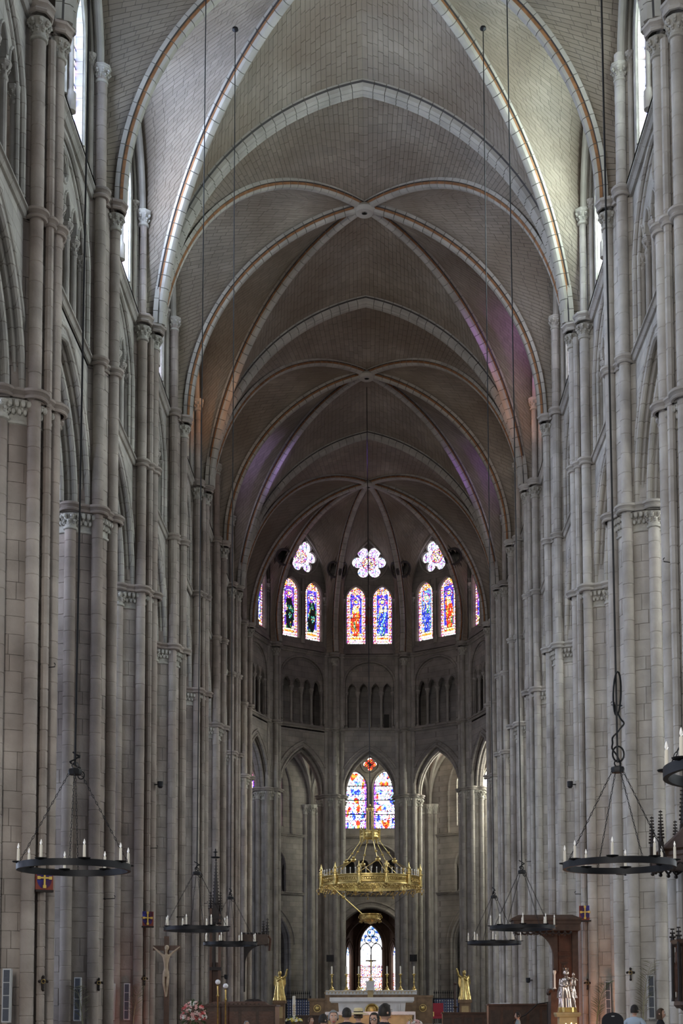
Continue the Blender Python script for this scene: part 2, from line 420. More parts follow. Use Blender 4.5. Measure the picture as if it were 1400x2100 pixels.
for a in (-54, -18, 18, 54):
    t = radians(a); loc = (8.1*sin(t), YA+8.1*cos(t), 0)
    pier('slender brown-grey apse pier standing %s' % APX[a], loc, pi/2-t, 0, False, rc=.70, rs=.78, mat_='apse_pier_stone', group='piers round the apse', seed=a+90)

# ------------------------------------------------------------------ elevation of one bay, in local axes: x outward, y along, z up
def tube_arch(b, pts, x, r, n=8, down=0, mi=0):
    path = [(x, y, z) for y, z in pts]
    if down: path = [(x, pts[0][0], pts[0][1]-down)]+path+[(x, pts[-1][0], pts[-1][1]-down)]
    b.tube(path, r, n, mi=mi)
def voussoirs(b, pts, x0, x1, th, gap=.008):
    # ring of arch stones: pts along the intrados; each stone a block of radial thickness th
    n = len(pts); P = [Vector(p) for p in pts]; N = []
    for i in range(n):
        t = (P[min(i+1, n-1)]-P[max(i-1, 0)]).normalized(); N.append(Vector((-t.y, t.x)))
    for i in range(n-1):
        t = (P[i+1]-P[i]).normalized()*gap
        a, c = P[i]+t, P[i+1]-t; d, e = P[i]+N[i]*th+t, P[i+1]+N[i+1]*th-t
        V = [(x, q.x, q.y) for x in (x0, x1) for q in (a, c, e, d)]
        b.add(V, [(0, 1, 2, 3), (7, 6, 5, 4), (0, 4, 5, 1), (3, 2, 6, 7), (1, 5, 6, 2), (0, 3, 7, 4)])
def string_mb(L, z, x0=-.4, proj=.16, h=.2):
    prof = [(x0, z-h*.6), (x0-proj*.4, z-h*.6), (x0-proj*.75, z-h*.3), (x0-proj*.6, z-h*.05), (x0-proj, z+h*.1), (x0-proj, z+h*.3), (x0, z+h*.45)]
    return MB().grid([[(x, y, zz) for x, zz in prof] for y in (0, L)])
def bay_parts(L, apse=False, nl=6, ws='wall_stone', pr=RC):
    """list of (name, mesh) shared by all bays of one kind"""
    out = []; m = L/2; clear = m-pr
    def put(name, b, mt=ws, smooth=35): out.append((name, b.mesh(name, mt, smooth)))
    # main arcade: three stepped orders
    h = 3.45 if not apse else 3.0; orders = [(clear+.16, -.40, -.10), (clear-.10, -.10, .22), (clear-.38, .22, .75)]
    if apse: orders = [(clear+.12, -.40, -.12), (clear-.10, -.12, .3)]
    for i, (a, x0, x1) in enumerate(orders):
        hh = h*(a/orders[0][0])**.8; ar = [(m+y, ZCAP+z) for y, z in arch(a, hh, 16)]
        out_ = [(0, ZCAP-.05)]+[(ar[0][0], ZCAP-.05)]+ar+[(ar[-1][0], ZCAP-.05), (L, ZCAP-.05), (L, ZTRI+.2), (0, ZTRI+.2)]
        put('spandrel', plate(out_, [], x0, x1))
        b = MB(); voussoirs(b, [(m+y*1.0, ZCAP+z) for y, z in arch(a-.015, hh-.015, 11)], x0-.02, x1-.03, .26); put('voussoirs', b)
        b = MB(); tube_arch(b, ar, x0-.01, .085); tube_arch(b, [(m+y, ZCAP+z) for y, z in arch(a-.02, hh-.02, 16)], (x0+x1)/2, .06); put('arch_roll', b)
    a = orders[0][0]+.34; b = MB(); tube_arch(b, [(m+y, ZCAP+z) for y, z in arch(min(a, m-.3), h+.3, 16)], -.42, .07); put('hood_mould', b)
    put('string_course', string_mb(L, ZTRI))
    # triforium
    z0 = ZTRI+.1; ra = clear-.05; rs_ = 22.55 if not apse else 23.3; rh = 2.2 if not apse else 1.45
    ar = [(m+y, rs_+z) for y, z in arch(ra, rh, 16)]
    put('triforium_wall', plate([(0, z0), (m-ra, z0)]+ar+[(m+ra, z0), (L, z0), (L, ZV), (0, ZV)], [], -.40, -.29))
    b = MB(); tube_arch(b, ar, -.40, .08, down=2.1 if not apse else 2.8); tube_arch(b, [(m+y, rs_+z) for y, z in arch(ra-.16, rh-.14, 16)], -.31, .06, down=2.1 if not apse else 2.8); put('relieving_arch', b)
    cz = 23.0 if not apse else 22.75; w = (2*ra-.25)/nl; lo = []
    y = m-ra-.3; pts = [(y, cz)]
    for i in range(nl):
        c = m-w*nl/2+w*(i+.5); hw = w/2-.13; pts += [(c-hw, cz)]+[(c+q, cz+.12+z) for q, z in arch(hw, hw*1.7, 6)]+[(c+hw, cz)]
    pts += [(m+ra+.3, cz), (m+ra+.3, ZV), (m-ra-.3, ZV)]
    holes = [] if apse else [foil(m, 24.12, 4, .16, .2, .1, 48)]
    put('tympanum', plate(pts, holes, -.30, -.06))
    b = MB()
    for i in range(nl):
        c = m-w*nl/2+w*(i+.5); hw = w/2-.13; tube_arch(b, [(c+q, cz+.12+z) for q, z in arch(hw+.03, (hw+.03)*1.7, 6)], -.31, .035, 6)
    if not apse: b.tube([(-.31, yy, zz) for yy, zz in circ(m, 24.12, .42, 20)], .04, 6, closed=True)
    put('lancet_moulding', b)
    col = MB(); col.lathe([(.17, z0), (.17, z0+.1), (.12, z0+.16), (.14, z0+.2), (.085, z0+.26), (.085, cz-.42)], n=10)
    col.join(cap_mb(.085, cz-.42, cz, flare=2.0, crockets=6)); cme = col.mesh('colonnette', 'pier_stone' if not apse else 'apse_pier_stone')
    for i in range(nl+1):
        out.append(('colonnette', cme, (-.21, m-w*nl/2+w*i, 0)))
    b = MB().box(-.4, .9, 0, L, z0-.3, z0); put('passage_floor', b)
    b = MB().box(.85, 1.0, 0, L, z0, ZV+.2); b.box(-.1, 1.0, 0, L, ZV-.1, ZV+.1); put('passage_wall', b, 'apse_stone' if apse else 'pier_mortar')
    put('upper_string_course', string_mb(L, ZV-.12, proj=.2, h=.26))
    # clerestory
    zs = 29.2; a0 = m-(.72 if not apse else .62); fh = 3.15 if not apse else 3.6
    ar = [(m+y, zs+z) for y, z in arch(a0, fh, 14)]
    put('wall_arch', plate([(.0, ZV-.1), (m-a0, ZV-.1)]+ar+[(m+a0, ZV-.1), (L, ZV-.1), (L, 33.6), (0, 33.6)], [], -.53, -.33))
    b = MB(); tube_arch(b, [(m+y, 28.9+z) for y, z in arch(m-(.70 if not apse else .58), 32.3-28.9 if not apse else 32.8-28.9, 16)], -.64, .125 if not apse else .10, 10); tube_arch(b, ar, -.55, .07); tube_arch(b, [(m+y, zs+z) for y, z in arch(a0-.05, fh-.05, 14)], -.42, .05, down=4)
    put('wall_rib', b, 'rib_stone' if not apse else 'apse_pier_stone')
    for s in (-1, 1):
        b = MB().lathe([(.12, ZV), (.12, ZV+.15), (.075, ZV+.25), (.075, zs-.35)], n=8); b.join(cap_mb(.075, zs-.35, zs, flare=1.9, crockets=6))
        put('jamb_shaft', b, 'pier_stone' if not apse else 'apse_pier_stone'); out[-1] = (*out[-1], (-.42, m+s*(a0-.1), 0))
    if not apse: lw, lc, lz, lsp, lh = 1.75, 1.12, 26.0, 29.0, 1.5; ro = foil(m, 31.25, 6, .42, .24, .4, 72, pi/6)
    else: lw, lc, lz, lsp, lh = 1.22, .87, 25.95, 28.95, .85; ro = foil(m, 31.42, 6, .74, .375, .48, 96, 0)
    put('window_wall', plate([(.2, ZV-.1), (L-.2, ZV-.1), (L-.2, 33.6), (.2, 33.6)], [lancet(m-lc, lz, lw, lsp, lh), lancet(m+lc, lz, lw, lsp, lh), ro], -.34, -.02))
    b = MB()
    for s in (-1, 1): tube_arch(b, [(m+s*lc+y, lsp+z) for y, z in arch(lw/2+.07, lh+.07, 8)], -.36, .05, 6, down=(lsp-lz))
    b.tube([(-.36, yy, zz) for yy, zz in circ(m, 31.3 if not apse else 31.42, .8 if not apse else 1.25, 28)], .06, 6, closed=True)
    put('window_moulding', b, 'carved_stone' if not apse else 'apse_pier_stone')
    b = MB().lathe([(.15, ZV+.4), (.15, lz+.1), (.09, lz+.2), (.09, lsp-.35)], n=10); b.join(cap_mb(.09, lsp-.35, lsp+.05, flare=2, crockets=6)); b.lathe([(.09, lsp), (.09, lsp+.9)], n=8)
    put('mullion_shaft', b, 'pier_stone' if not apse else 'apse_pier_stone'); out[-1] = (*out[-1], (-.46 if not apse else -.40, m, 0))
    b = MB(); b.add([(-.34, .1, lz-.1), (-.34, L-.1, lz-.1), (-.62, L-.1, ZV), (-.62, .1, ZV)], [(0, 1, 2, 3)]); put('sill', b)
    return out, dict(lw=lw, lc=lc, lz=lz, lsp=lsp, lh=lh)
def place_bay(parent, parts, loc, rotz, name='bay'):
    e = empty(name, loc, rotz, parent)
    for it in parts:
        o = link(it[0], it[1], e, it[2] if len(it) > 2 else None)
        if it[0] == 'voussoirs': o['kind'] = 'stuff'
    return e
NAVE, NW = bay_parts(BAY)
walls = {s: empty('wall_left' if s < 0 else 'wall_right', kind='structure') for s in (-1, 1)}
for n in range(-2, 7):
    for s in (-1, 1):
        place_bay(walls[s], NAVE, (s*PX_, PY[n] if s > 0 else PY[n]+BAY, 0), 0 if s > 0 else pi)
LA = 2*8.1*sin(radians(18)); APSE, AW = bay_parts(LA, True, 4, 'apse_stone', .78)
wall_apse = empty('wall_back', kind='structure')
def facet_loc(R, beta, L):   # origin so that local y runs along the chord and +x points outward along beta (angle from +X)
    c = R*cos(radians(18)); mx, my = c*cos(beta), YA+c*sin(beta)
    return (mx+sin(beta)*L/2, my-cos(beta)*L/2, 0)
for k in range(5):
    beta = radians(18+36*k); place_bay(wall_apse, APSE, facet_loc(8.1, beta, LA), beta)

# ------------------------------------------------------------------ stained and plain glass
def glass_mesh(wd, ht, cols, name='pane', arcs=None, cell=.05):
    ny = max(2, int(wd/cell)); nz = max(2, int(ht/cell)); V = []; F = []
    for i in range(ny+1):
        for j in range(nz+1): V.append((0, -wd/2+wd*i/ny, ht*j/nz))
    for i in range(ny):
        for j in range(nz): F.append((i*(nz+1)+j, (i+1)*(nz+1)+j, (i+1)*(nz+1)+j+1, i*(nz+1)+j+1))
    me = bpy.data.meshes.new(name); me.from_pydata(V, [], F)
    ca = me.color_attributes.new('Col', 'FLOAT_COLOR', 'CORNER'); data = []
    for i in range(ny):
        for j in range(nz):
            c = cols((i+.5)/ny*2-1, (j+.5)/nz, i, j); data += [*c, 1]*4
    ca.data.foreach_set('color', data); return me
RED = (.95, .06, .03); BLU = (.05, .08, .95); WHT = (2.2, 2.2, 2.3); PNK = (1.0, .35, .8); ORG = (1.1, .45, .06); GRN = (.03, .45, .2); PUR = (.40, .10, .85); CYN = (.35, .95, 1.3); YEL = (1.4, 1.1, .15); BLK = (.01, .01, .012)
def jit(c, rn, a=.35): f = rn.uniform(1-a, 1+a); return tuple(max(0, q*f) for q in c)
def figure_cols(seed, robe, robe2, field, style=0):
    rn = random.Random(seed); lead = {}
    def f(u, v, i, j):
        if rn.random() < .10: return BLK
        au = abs(u)
        if au > .66:   # border: beaded white and red or blue
            if au > .90: return jit(BLU if (j//3) % 2 else PUR, rn)
            if (j//2+i) % 3 == 0: return jit(RED, rn)
            return jit(WHT if (j//2) % 2 else (PNK if (j//4) % 2 else ORG), rn)
        if .60 < au < .66: return jit(WHT, rn, .2)
        if v < .09: return jit(WHT if (j % 4) else rn.choice((YEL, RED, PUR)), rn)
        if v < .13: return jit(rn.choice((ORG, RED, YEL)), rn)
        if v > .86: return jit(rn.choice((WHT, RED, BLU, ORG, YEL)), rn)
        ang = sqrt((u/.42)**2+((v-.74)/.075)**2)
        if ang < .45: return jit(rn.choice((YEL, WHT, ORG)), rn)
        if ang < 1: return jit(rn.choice((RED, PUR, WHT)) if ang > .7 else field, rn)
        bw = .30+.18*sin(min(1, max(0, (v-.15)/.5))*pi)
        du = u-.10*sin(v*7+seed)+.10*mnoise.noise(Vector((v*9, seed, 0)))
        nn = mnoise.noise(Vector((u*4+seed*5, v*9, seed))); n2 = mnoise.noise(Vector((u*9, v*26+seed, 3)))
        if .15 < v < .68 and abs(du) < bw:
            if style == 2: return jit(BLK if nn < .12 else ((.02, .16, .09) if n2 < .1 else rn.choice((ORG, GRN, CYN))), rn)
            if v > .56 and nn > .0: return jit(rn.choice((WHT, YEL)), rn)
            if n2 > .30: return jit(WHT if nn > 0 else YEL, rn)
            if nn > .34: return jit((.05, .35, .18), rn)
            return jit(robe if n2+.5*sin(u*9+v*14+seed) > -.35 else robe2, rn, .45)
        if v < .2: return jit(rn.choice((WHT, YEL, WHT)), rn)
        if nn > .3: return jit(rn.choice((WHT, RED, PUR)), rn)
        return jit(rn.choice((field, field, BLU, PUR)), rn)
    return f
def pale_cols(seed, blue=0):
    rn = random.Random(seed)
    def f(u, v, i, j):
        if (j % 12) == 0: return BLK
        if abs(u) > .86: return jit((.25, .30, .9), rn, .5) if rn.random() < .6 else jit((.8, .5, .8), rn)
        if abs(u) > .80: return jit((.9, .95, 1.1), rn)
        return jit((.80, .92, 1.05), rn, .15)
    return f
def light_cols(seed):      # strongly daylit ambulatory windows: mostly white with red, blue and cyan
    rn = random.Random(seed)
    def f(u, v, i, j):
        if rn.random() < .07 or j % 14 == 0: return BLK
        if abs(u) > .84: return jit(rn.choice((PUR, BLU, PNK)), rn)
        if abs(u) > .70 and j % 3: return jit(rn.choice((PNK, WHT, PUR)), rn)
        q = mnoise.noise(Vector((u*2.2+seed*7, v*7, seed))); r = mnoise.noise(Vector((u*5+seed*3, v*16, seed+9)))
        if q > .28: return jit(RED if r > -.1 else ORG, rn)
        if q < -.30: return jit(rn.choice((BLU, CYN, BLU)), rn)
        if r > .25: return jit(rn.choice((CYN, PNK, CYN)), rn)
        if rn.random() < .22: return jit(rn.choice((CYN, PNK, BLU, RED, PUR)), rn)
        return jit(WHT, rn, .3)
    return f
def rose_cols(seed):
    rn = random.Random(seed)
    def f(u, v, i, j):
        w_ = v*2-1; r = sqrt(u*u+w_*w_); a = atan2(w_, u)
        if rn.random() < .08: return BLK
        if r < .42: return jit(rn.choice((RED, WHT, PNK, BLU, ORG)), rn) if r > .30 else jit(rn.choice((WHT, BLK, PUR, YEL)), rn)
        pet = (a/(pi/3)) % 1; d = abs(pet-.0) if pet < .5 else 1-pet
        if r > .88 or d > .38: return jit(WHT, rn, .2)
        return jit(rn.choice((PNK, WHT, PUR, WHT, CYN)), rn)
    return f
glass_mat('nave_glass', 1.0); glass_mat('apse_glass', 1.05); glass_mat('aisle_glass', 1.5)
WN = [0]
def window(loc, rotz, wp, L, cols, material, x=-.12, bars=.55, rose=None, label=None, zoff=0):
    """two lancets and a rose of one bay, glass, saddle bars"""
    WN[0] += 1; e = empty('window_%d' % WN[0], loc, rotz, kind='structure')
    m = L/2; ht = wp['lsp']+wp['lh']-wp['lz']
    for s, c in zip((-1, 1), cols):
        me = glass_mesh(wp['lw']+.06, ht+.05, c, cell=wp.get('cell', .05)); me.materials.append(MT[material])
        link('pane', me, e, (x, m+s*wp['lc'], wp['lz']-.02))
        b = MB(); z = wp['lz']+bars
        while z < wp['lsp']+.5: b.box(x-.03, x-.005, m+s*wp['lc']-wp['lw']/2, m+s*wp['lc']+wp['lw']/2, z-.014, z+.014); z += bars
        for q in (-.6, .6): b.box(x-.02, x-.005, m+s*wp['lc']+q*wp['lw']/2-.009, m+s*wp['lc']+q*wp['lw']/2+.009, wp['lz'], wp['lsp']+.3)
        build(b, 'saddle_bars', 'lead', e, smooth=0)
    if rose:
        R, zc, cf = rose; me = glass_mesh(2*R, 2*R, cf, cell=wp.get('cell', .05)); me.materials.append(MT[material]); link('rose_pane', me, e, (x, m, zc-R))
        b = MB(); b.tube([(x-.02, m+R*.42*cos(t*pi/8), zc+R*.42*sin(t*pi/8)) for t in range(16)], .018, 4, closed=True)
        for t in range(6):
            a = t*pi/3+pi/6*0; b.box(x-.03, x-.01, m+R*.75*cos(a)-.012, m+R*.75*cos(a)+.012, zc+R*.75*sin(a)-.25, zc+R*.75*sin(a)+.25)
        build(b, 'rose_leads', 'lead', e, smooth=0)
    return e
# nave clerestory: pale glass near, deep colours further east
CLEAR = {-2: 12, -1: 12, 0: 10, 1: 22, 2: 6.0, 3: 1.7, 4: 1.7, 5: 1.4, 6: 1.2}
HUE = {-2: ((.95, 1, 1.0), (.95, 1, 1)), -1: ((.95, 1, 1.0), (.95, 1, 1)), 0: ((.86, .93, 1.1), (1.0, 1.05, .92)), 1: ((.88, .94, 1.12), (1.0, 1.06, .90)), 2: ((.9, .9, 1), (1, .9, .9)), 3: ((1.1, .8, .6), (1.1, .8, .75)),
       4: ((1.1, .8, .6), (1.1, .75, .6)), 5: ((.9, .75, .8), (.9, .72, .8)), 6: ((1, .75, .75), (.9, .7, .8))}
NWc = dict(NW, cell=.1)
for n in range(-1, 7):
    for s in (-1, 1):
        gm = 'clerestory_glass_%d_%s' % (n+1, 'a' if s < 0 else 'b'); glass_mat(gm, CLEAR[n], HUE[n][0 if s < 0 else 1])
        cf = pale_cols(n)
        window((s*PX_, PY[n] if s > 0 else PY[n]+BAY, 0), 0 if s > 0 else pi, NWc, BAY, (cf, cf), gm, rose=(.75, 31.25, pale_cols(9)))
FIG = [  # from the right-hand side of the apse round to the left
    ((figure_cols(1, RED, ORG, BLU), figure_cols(2, BLU, PUR, RED))),
    ((figure_cols(3, BLK, RED, BLU, 0), figure_cols(4, BLU, WHT, BLU))),
    ((figure_cols(5, RED, ORG, BLU), figure_cols(6, BLU, CYN, CYN))),
    ((figure_cols(7, GRN, BLK, BLU, 2), figure_cols(8, GRN, BLK, PUR, 2))),
    ((figure_cols(9, BLU, WHT, PUR), figure_cols(10, RED, BLU, BLU)))]
FIG[1] = (figure_cols(3, RED, ORG, BLU), figure_cols(4, BLU, (.2, .3, 1.2), CYN))
# the local y axis runs right to left as seen from the nave, so the first lancet is the right-hand one
FIG[2] = (figure_cols(6, BLU, CYN, BLU), figure_cols(5, RED, ORG, BLU))
AWc = dict(AW, cell=.045)
for k in range(5):
    beta = radians(18+36*k); window(facet_loc(8.1, beta, LA), beta, AWc, LA, FIG[k], 'apse_glass', bars=.6, rose=(1.14, 31.42, rose_cols(k)))

# ------------------------------------------------------------------ vault
ceiling = empty('ceiling', kind='structure')
def rib_transverse(s, y, z1=ZAP):
    h = z1-ZV; e = (h*h-SPR*SPR)/(2*SPR); R = SPR+e; th = acos(e/R)
    return lambda t: Vector((s*(R*cos(th*t)-e), y, ZV+R*sin(th*t)))
def rib_curve(p0, p1, z0=ZV, z1=ZAP+.05):
    p0 = Vector((p0[0], p0[1])); p1 = Vector((p1[0], p1[1])); L_ = (p1-p0).length; h = z1-z0
    R = (L_*L_+h*h)/(2*h); zc = z1-R; a0 = math.asin((z0-zc)/R)
    def f(t):
        a = a0+(pi/2-a0)*t; d = L_-R*cos(a); q = p0+(p1-p0)*(d/L_); return Vector((q.x, q.y, zc+R*sin(a)))
    return f
def wall_curve(p0, p1, zs=29.2, z1=32.35):
    """wall arch half: straight up from p0 at the capital level, then curving over to its apex p1"""
    p0 = Vector((p0[0], p0[1])); p1 = Vector((p1[0], p1[1])); a = (p1-p0).length; h = z1-zs
    if h >= a: e = (h*h-a*a)/(2*a); R = a+e; th = acos(e/R); arc = R*th
    else: e = 0; R = a; th = pi/2; arc = (a+h)/2*pi/2
    tot = (zs-ZV)+arc
    def f(t):
        s = t*tot
        if s < zs-ZV: return Vector((p0.x, p0.y, ZV+s))
        k = (s-(zs-ZV))/arc
        if h >= a: d = a-(R*cos(th*k)-e); z = zs+R*sin(th*k)
        else: d = a-a*cos(pi/2*k); z = zs+h*sin(pi/2*k)
        q = p0+(p1-p0)*(d/a); return Vector((q.x, q.y, z))
    return f
VC = {'n': 0}
def web(parent, A, B, nc, sl, inside, pieces=None, back='vault_mortar', plain=False, seed=0, up=.05, hole=None):
    """vault web between two curves; courses run from A to B; stones sit proud of the dark mortar bed"""
    rn = random.Random(seed)
    def P(u, v):
        a = A(v); b_ = B(v); d = (b_-a).length; p = a+(b_-a)*u
        p.z += up*d*u*(1-u)*1.0; return p
    nu, nv = (24, 90) if hole else (8, 24)
    if hole:
        hv, hr = hole; hc = P(.5, hv); tv = (P(.5, hv+.01)-P(.5, hv-.01)).normalized(); tu = (P(.6, hv)-P(.4, hv)).normalized(); tv = (tv-tu*tv.dot(tu)).normalized()
    G = [[tuple(P(i/nu, j/nv)) for i in range(nu+1)] for j in range(nv+1)]
    if plain: build(MB().grid(G), 'web', back, parent, smooth=60); return
    bed = MB().grid(G)
    if hole:
        keep = []
        for f in bed.F:
            c = sum((Vector(bed.V[q]) for q in f), Vector())/4
            if (c-hc).length > hr: keep.append(f)
        bed.F = keep; bed.M = [0]*len(keep)
        build(MB().tube([tuple(hc+tu*hr*cos(t*pi/14)+tv*hr*1.12*sin(t*pi/14)) for t in range(28)], .085, 7, closed=True), 'roundel_ring', 'rib_line', parent)
    build(bed, 'mortar_bed', back, parent, smooth=60)
    inside = Vector(inside)
    for j in range(nc):
        v0 = j/nc; v1 = (j+1)/nc; am = A((v0+v1)/2); bm = B((v0+v1)/2); d = (bm-am).length
        hh = ((A(v1)-A(v0)).length+(B(v1)-B(v0)).length)/2
        if d < .12: continue
        k = max(1, round(d/(sl*rn.uniform(.85, 1.15)))); off = rn.uniform(.25, .75) if k > 1 else 0
        cuts = [0]+[(i+off)/k for i in range(k) if .15/d < (i+off)/k < 1-.15/d]+[1]
        if k <= 1: cuts = [0, 1]
        gv = .007/max(hh, .02)*(v1-v0)
        for c0, c1 in zip(cuts[:-1], cuts[1:]):
            gu = .007/d; q = [P(c0+gu, v0+gv), P(c1-gu, v0+gv), P(c1-gu, v1-gv), P(c0+gu, v1-gv)]
            n = (q[2]-q[0]).cross(q[3]-q[1])
            if n.length < 1e-7: continue
            if hole and ((q[0]+q[2])/2-hc).length < hr*1.02: continue
            n.normalize()
            if n.dot(inside-q[0]) < 0: n = -n
            o = .016+rn.uniform(0, .008); V = [tuple(p+n*o) for p in q]+[tuple(p-n*.02) for p in q]
            pieces.add(V, [(0, 1, 2, 3), (0, 4, 5, 1), (1, 5, 6, 2), (2, 6, 7, 3), (3, 7, 4, 0)])
# profiles (across, down) with material per segment: 0 stone, 1 paint, 2 dark line
PR_MAIN = ([(-.36, -.10), (-.36, .06), (-.30, .10), (-.27, .22), (-.18, .29), (-.08, .25), (0, .31), (.08, .25), (.18, .29), (.27, .22), (.30, .10), (.36, .06), (.36, -.10)], [0, 2, 0, 0, 0, 0, 0, 0, 0, 0, 2, 0])
PR_DIAG = ([(-.22, -.08), (-.22, .05), (-.17, .07), (-.16, .16), (-.10, .24), (0, .27), (.10, .24), (.16, .16), (.17, .07), (.22, .05), (.22, -.08)], [0, 2, 1, 0, 0, 0, 0, 1, 2, 0])
def rib(parent, f, prof, pieces, step=.42, t1=1.0, seed=0):
    pts, mids = prof; rn = random.Random(seed); L_ = sum((f((i+1)/20*t1)-f(i/20*t1)).length for i in range(20)); n = max(4, int(L_/step))
    def frame(t):
        p = f(t); q = f(min(t+.01, 1)); r = f(max(t-.01, 0)); tg = (q-r).normalized()
        pl = f(1)-f(0); lat = Vector((-pl.y, pl.x, 0)).normalized(); nn = lat.cross(tg).normalized()
        if nn.z > 0 or (abs(nn.z) < .02 and nn.dot(Vector((pl.x, pl.y, 0))) < 0): nn = -nn
        # down/inward: away from the extrados
        if nn.dot(Vector((pl.x, pl.y, -abs(pl.z)*.5))) < 0: nn = -nn
        return p, lat, nn
    k = len(pts)
    for i in range(n):
        g = .010/L_; A_ = frame(t1*i/n+g); B_ = frame(t1*(i+1)/n-g); V = []
        for (p, lat, nn) in (A_, B_): V += [tuple(p+lat*a+nn*d) for a, d in pts]
        F = [(j, j+1, k+j+1, k+j) for j in range(k-1)]; mi = list(mids)
        F += [tuple(range(k))[::-1], tuple(range(k, 2*k))]; mi += [0, 0]
        pieces.add(V, F, mi)
    b = MB(); b.tube([tuple(f(t1*i/24)-frame(t1*i/24)[2]*-.03) for i in range(25)], .12, 6); build(b, 'rib_core', 'vault_mortar', parent)
RIBM = ['rib_stone', 'rib_paint', 'rib_line']
I4 = Matrix.Identity(4)
XW = 7.56   # plane of the wall arches
def double_bay(a, nstones, nvous, coarse=1.0, east=True, plain=False, seed=0, label=None):
    e = empty('vault_bay', (0, 0, 0), 0, ceiling); bo = (0, a+BAY)
    st = Pieces(e, I4, 'vault_stone', 'vault_stone', nstones, 'vault_stones'); vs = Pieces(e, I4, 'voussoir', RIBM, nvous, 'voussoirs')
    ins = (0, a+BAY, 24)
    for s in (-1, 1):
        for (y0, sg) in ((a, 1), (a+2*BAY, -1)):
            if sg < 0 and not east: continue
            D = rib_curve((s*SPR, y0), bo); T = rib_transverse(s, y0); Mid = rib_curve((s*SPR, a+BAY), bo)
            Mi = rib_transverse(s, a+BAY, ZAP+.05)
            ym = (y0+a+BAY)/2; W1 = wall_curve((s*XW, y0+sg*.45), (s*XW, ym)); W2 = wall_curve((s*XW, a+BAY-sg*.45), (s*XW, ym))
            def ridge(W, Rb, t0=.93):
                return W
            web(e, T, D, int(64/coarse), .52*coarse, ins, st, seed=seed+1, plain=plain, up=.03)
            web(e, D, W1, int(60/coarse), .50*coarse, ins, st, seed=seed+2, plain=plain, up=.05)
            web(e, Mi, W2, int(60/coarse), .50*coarse, ins, st, seed=seed+3, plain=plain, up=.05)
            # lozenge left between the boss and the wall-arch apex closes along the ridge by construction
            if not plain:
                rib(e, D, PR_DIAG, vs, seed=seed)
                if sg > 0: rib(e, T, PR_MAIN, vs, seed=seed); rib(e, Mi, PR_DIAG, vs, seed=seed)
    if not plain: st.flush(); vs.flush()
    b = MB().lathe([(.12, ZAP-.30), (.34, ZAP-.32), (.46, ZAP-.2), (.42, ZAP-.1), (.30, ZAP+.0)], 0, a+BAY, 20, caps=False); b.lathe([(.0, ZAP-.12), (.13, ZAP-.12)], 0, a+BAY, 12, caps=False)
    build(b, 'boss', 'rib_stone', e); return e
double_bay(PY[-2], 0, 0, plain=True); double_bay(PY[0], 300, 170, 1.0, seed=10)
double_bay(PY[2], 260, 120, 1.0, seed=20)
double_bay(PY[4], 0, 0, 1.25, seed=30)
double_bay(PY[6], 0, 0, 1.5, east=False, seed=40)
# apse vault: six ribs and five webs radiating from the boss
e = empty('vault_bay', (0, 0, 0), 0, ceiling); st = Pieces(e, I4, 'vault_stone', 'vault_stone', 0, 'vault_stones'); vs = Pieces(e, I4, 'voussoir', RIBM, 0, 'voussoirs')
for k in range(6):
    th = radians(36*k); p = (SPR*cos(th), YA+SPR*sin(th)); D = rib_curve(p, (0, YA))
    if 0 < k < 5: rib(e, D, PR_DIAG, vs, seed=k)
    for sg in (-1, 1):
        if (k == 0 and sg < 0) or (k == 5 and sg > 0): continue
        th2 = th+sg*radians(18); ap = 7.46*cos(radians(18)); q1 = (ap*cos(th2), YA+ap*sin(th2)); t0 = th+sg*radians(4.5); r0 = ap/cos(radians(13.5)); q0 = (r0*cos(t0), YA+r0*sin(t0))
        W = wall_curve(q0, q1, 29.2, 32.85); Dr = rib_transverse(1, YA, ZAP+.05) if k == 0 else (rib_transverse(-1, YA, ZAP+.05) if k == 5 else D)
        web(e, Dr, W, 44, .6, (0, YA, 24), st, seed=50+k, up=.05, hole=(.52, .46) if k not in (0, 5) else None)
st.flush(); vs.flush()
# roof slab above the vault keeps the sky out
b = MB().box(-9.5, 9.5, 18, YA+10, 34.9, 35.1); build(b, 'roof_deck', 'dark_passage', ceiling)

